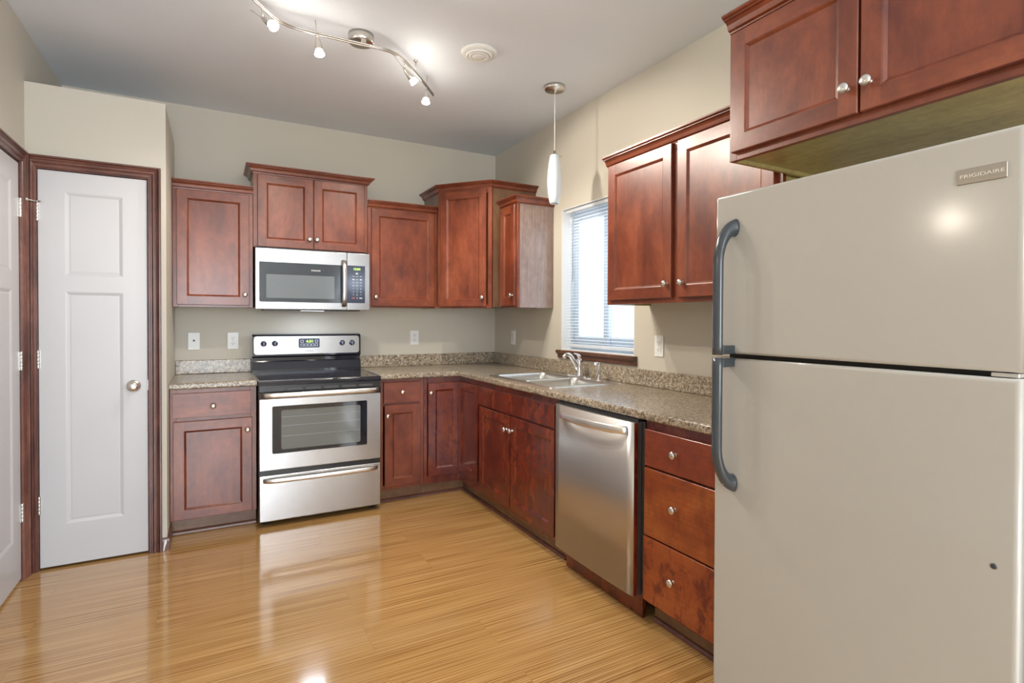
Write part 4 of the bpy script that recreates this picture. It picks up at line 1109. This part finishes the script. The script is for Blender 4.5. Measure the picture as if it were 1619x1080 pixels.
for (loc, rz, lab) in (((-0.745, 0, 1.145), 0, 'white outlet on the back wall right of the range'),
                       ((0, -0.356, 1.149), RAD(-90), 'white outlet on the right wall near the room corner'),
                       ((0, -2.105, 1.150), RAD(-90), 'white outlet on the right wall beside the window, near the refrigerator')):
    c = copy_tree(o1); c.location = loc; c.rotation_euler = (0, 0, rz); c['label'] = lab

# ------------------------------------------------------------------ pendant lamp
pn = thing('pendant_lamp', 'white glass pendant hanging from a thin cord over the sink', 'pendant lamp', (-0.336, -1.517, H))
m = MB(); m.lathe([(0.066, -0.0005), (0.066, -0.020), (0.062, -0.024), (0.012, -0.025), (0.008, -0.038), (0.0, -0.038)], 36); m.build('canopy', M_NICK, pn)
MB().tube([(0, 0, -0.037), (0, 0, -0.41)], 0.0022, 8).build('cord', M_PLATE, pn)
m = MB(); m.lathe([(0.0, -0.400), (0.008, -0.402), (0.009, -0.418), (0.022, -0.422), (0.022, -0.428)], 20, caps=False)
m.tube([(-0.050, 0.004, -0.436), (0.050, -0.004, -0.430)], 0.0018, 8); m.build('socket_cap', M_NICK, pn)
m = MB(); m.lathe([(0.0, -0.4265), (0.024, -0.427), (0.030, -0.433), (0.037, -0.48), (0.0435, -0.54), (0.0455, -0.59), (0.044, -0.64), (0.038, -0.69), (0.030, -0.728), (0.027, -0.732), (0.024, -0.728), (0.033, -0.68), (0.040, -0.60), (0.034, -0.47)], 36, caps=False); m.build('lamp_shade', M_SHADE, pn)

# ------------------------------------------------------------------ smoke detector
sm = thing('smoke_detector', 'round white smoke detector with concentric rings on the ceiling', 'smoke detector', (-0.936, -1.690, H))
m = MB(); m.lathe([(0.098, -0.0005), (0.098, -0.007), (0.092, -0.013), (0.078, -0.018), (0.074, -0.0185), (0.0, -0.0185)], 44); m.build('base_ring', M_PLATE, sm)
m = MB(); m.lathe([(0.072, -0.0187), (0.070, -0.026), (0.064, -0.029), (0.060, -0.027), (0.057, -0.027), (0.055, -0.030), (0.042, -0.0315), (0.040, -0.0285), (0.036, -0.0285), (0.034, -0.032), (0.022, -0.034), (0.0, -0.0345)], 40); m.build('cover', M_PLATE, sm)
m = MB()
for a0, a1 in ((30, 170), (200, 345)):
    for k in range(20):
        t0 = RAD(a0 + (a1 - a0) * k / 20); t1 = RAD(a0 + (a1 - a0) * (k + 1) / 20)
        m.add([(rr * cos(a), rr * sin(a), -0.0274) for a in (t0, t1) for rr in (0.0568, 0.0602)], [(0, 1, 3, 2)])
m.build('vent_slot', M_GREYMK, sm)

# ------------------------------------------------------------------ track light
tl = thing('track_light', 'curved satin nickel track light with four lit heads on the ceiling', 'track light', (-1.538, -1.556, H))
TL = tl.location.copy()
zb_ = -0.0715
m = MB(); m.lathe([(0.064, -0.0005), (0.064, -0.042), (0.061, -0.045), (0.0, -0.0455)], 40); m.build('canopy', M_NICK, tl)
bar_px = [(-2.36, -2.20), (-2.20, -1.985), (-2.090, -1.832), (-2.044, -1.768), (-2.004, -1.714), (-1.968, -1.668), (-1.932, -1.635), (-1.890, -1.612), (-1.845, -1.604), (-1.763, -1.601), (-1.645, -1.602), (-1.548, -1.603), (-1.459, -1.609), (-1.405, -1.604), (-1.352, -1.582), (-1.290, -1.525), (-1.158, -1.369), (-1.013, -1.183)]
pp = [Vector((x - TL.x, y - TL.y, zb_)) for x, y in bar_px]
m = MB(); m.tube([p + Vector((0, 0, 0.0048)) for p in pp], 0.0048, 8); m.tube([p - Vector((0, 0, 0.0048)) for p in pp], 0.0048, 8)
m.box(-0.012, 0.012, -0.058, -0.034, -0.066, -0.045, 0.002, 1)
m.build('bar', M_NICK, tl)
for (sx_, sy_) in ((-1.205, -1.425), (-2.20, -1.985)):
    m = MB(); m.tube([(sx_ - TL.x, sy_ - TL.y, -0.0005), (sx_ - TL.x, sy_ - TL.y, -0.064)], 0.0035, 8); m.lathe([(0.012, -0.0005), (0.012, -0.006), (0.004, -0.012)], 14, Matrix.Translation((sx_ - TL.x, sy_ - TL.y, 0))); m.build('standoff', M_NICK, tl)
heads = [((-2.008, -1.718), (0.50, -0.64, -0.58), 46), ((-1.757, -1.603), (0.10, -0.10, -1.0), 48), ((-1.305, -1.540), (0.70, -0.05, -0.75), 48), ((-1.093, -1.284), (-0.10, -0.16, -1.0), 50)]
for (hx_, hy_), ax, pw in heads:
    base_ = Vector((hx_ - TL.x, hy_ - TL.y, zb_ - 0.009)); ax = Vector(ax).normalized()
    m = MB(); piv = base_ + Vector((0, 0, -0.038)) if abs(ax.z) < 0.9 else base_ + Vector((0, 0, -0.012))
    m.tube([base_ + Vector((0, 0, 0.012)), piv], 0.004, 8)
    knob_lathe(m, tuple(piv - ax * 0.004), tuple(ax), [(0.006, 0), (0.0085, 0.006), (0.0125, 0.022), (0.0165, 0.045), (0.0175, 0.062), (0.0165, 0.064)], 18)
    m.tube([piv, piv - ax * 0.09], 0.0016, 6)
    h = m.build('lamp_head', M_NICK, tl)
    m = MB(); knob_lathe(m, tuple(piv + ax * 0.058), tuple(ax), [(0.0150, 0), (0.0165, 0.006), (0.0235, 0.024), (0.0225, 0.027), (0.0, 0.024)], 20)
    m.build('lamp_glass', M_BULB, h)
    d = bpy.data.lights.new('halogen_light', 'SPOT'); d.energy = pw; d.color = (1.0, 0.91, 0.79); d.spot_size = RAD(168 if ax.z < -0.9 else 118); d.spot_blend = 0.35; d.shadow_soft_size = 0.03
    lo = bpy.data.objects.new('halogen_light', d); COL.objects.link(lo); lo.parent = h
    d2 = bpy.data.lights.new('halogen_glow', 'POINT'); d2.energy = 0.4; d2.color = (1.0, 0.88, 0.72); d2.shadow_soft_size = 0.02
    l2 = bpy.data.objects.new('halogen_glow', d2); COL.objects.link(l2); l2.parent = h; l2.location = piv + ax * 0.11
    lo.location = piv + ax * 0.092; lo.rotation_euler = ax.to_track_quat('-Z', 'Y').to_euler()

# ------------------------------------------------------------------ added and assumed lamps of the living area, out of view behind the viewpoint
def added_dome_lamp(label, loc, power, col):
    r = thing('added_ceiling_lamp', label, 'ceiling lamp', loc)
    m = MB(); m.lathe([(0.15, -0.0005), (0.15, -0.02), (0.14, -0.025)], 32); m.build('canopy', M_NICK, r)
    m = MB(); m.lathe([(0.138, -0.025), (0.125, -0.055), (0.085, -0.085), (0.0, -0.098)], 32, caps=False); m.build('lamp_shade', glow('added_dome_glass', col, 3.0), r)
    d = bpy.data.lights.new('added_dome_light', 'POINT'); d.energy = power; d.color = col; d.shadow_soft_size = 0.12
    lo = bpy.data.objects.new('added_dome_light', d); COL.objects.link(lo); lo.parent = r; lo.location = (0, 0, -0.20)
added_dome_lamp('added white dome ceiling lamp, out of view in the living area behind the kitchen', (-1.5, -6.3, H), 24, (1.0, 0.88, 0.72))  # fill lamp added out of view for warm light
wl = thing('assumed_wall_lamp', 'assumed round lit wall lamp, out of view on the left wall near the viewpoint', 'wall lamp', (XL, -2.97, 1.85), RAD(90))  # unseen lamp, assumed and placed to give the bright spot on the freezer door
m = MB(); knob_lathe(m, (0, -0.0005, 0), (0, -1, 0), [(0.055, 0), (0.055, 0.012), (0.012, 0.016), (0.010, 0.045)], 24); m.build('back_plate', M_NICK, wl)
m = MB(); knob_lathe(m, (0, -0.046, 0), (0, -1, 0), [(0.0, 0), (0.03, 0.004), (0.052, 0.022), (0.062, 0.050), (0.052, 0.078), (0.03, 0.096), (0.0, 0.100)], 24); m.build('lamp_shade', glow('assumed_globe_glass', (1.0, 0.92, 0.78), 42.0), wl)
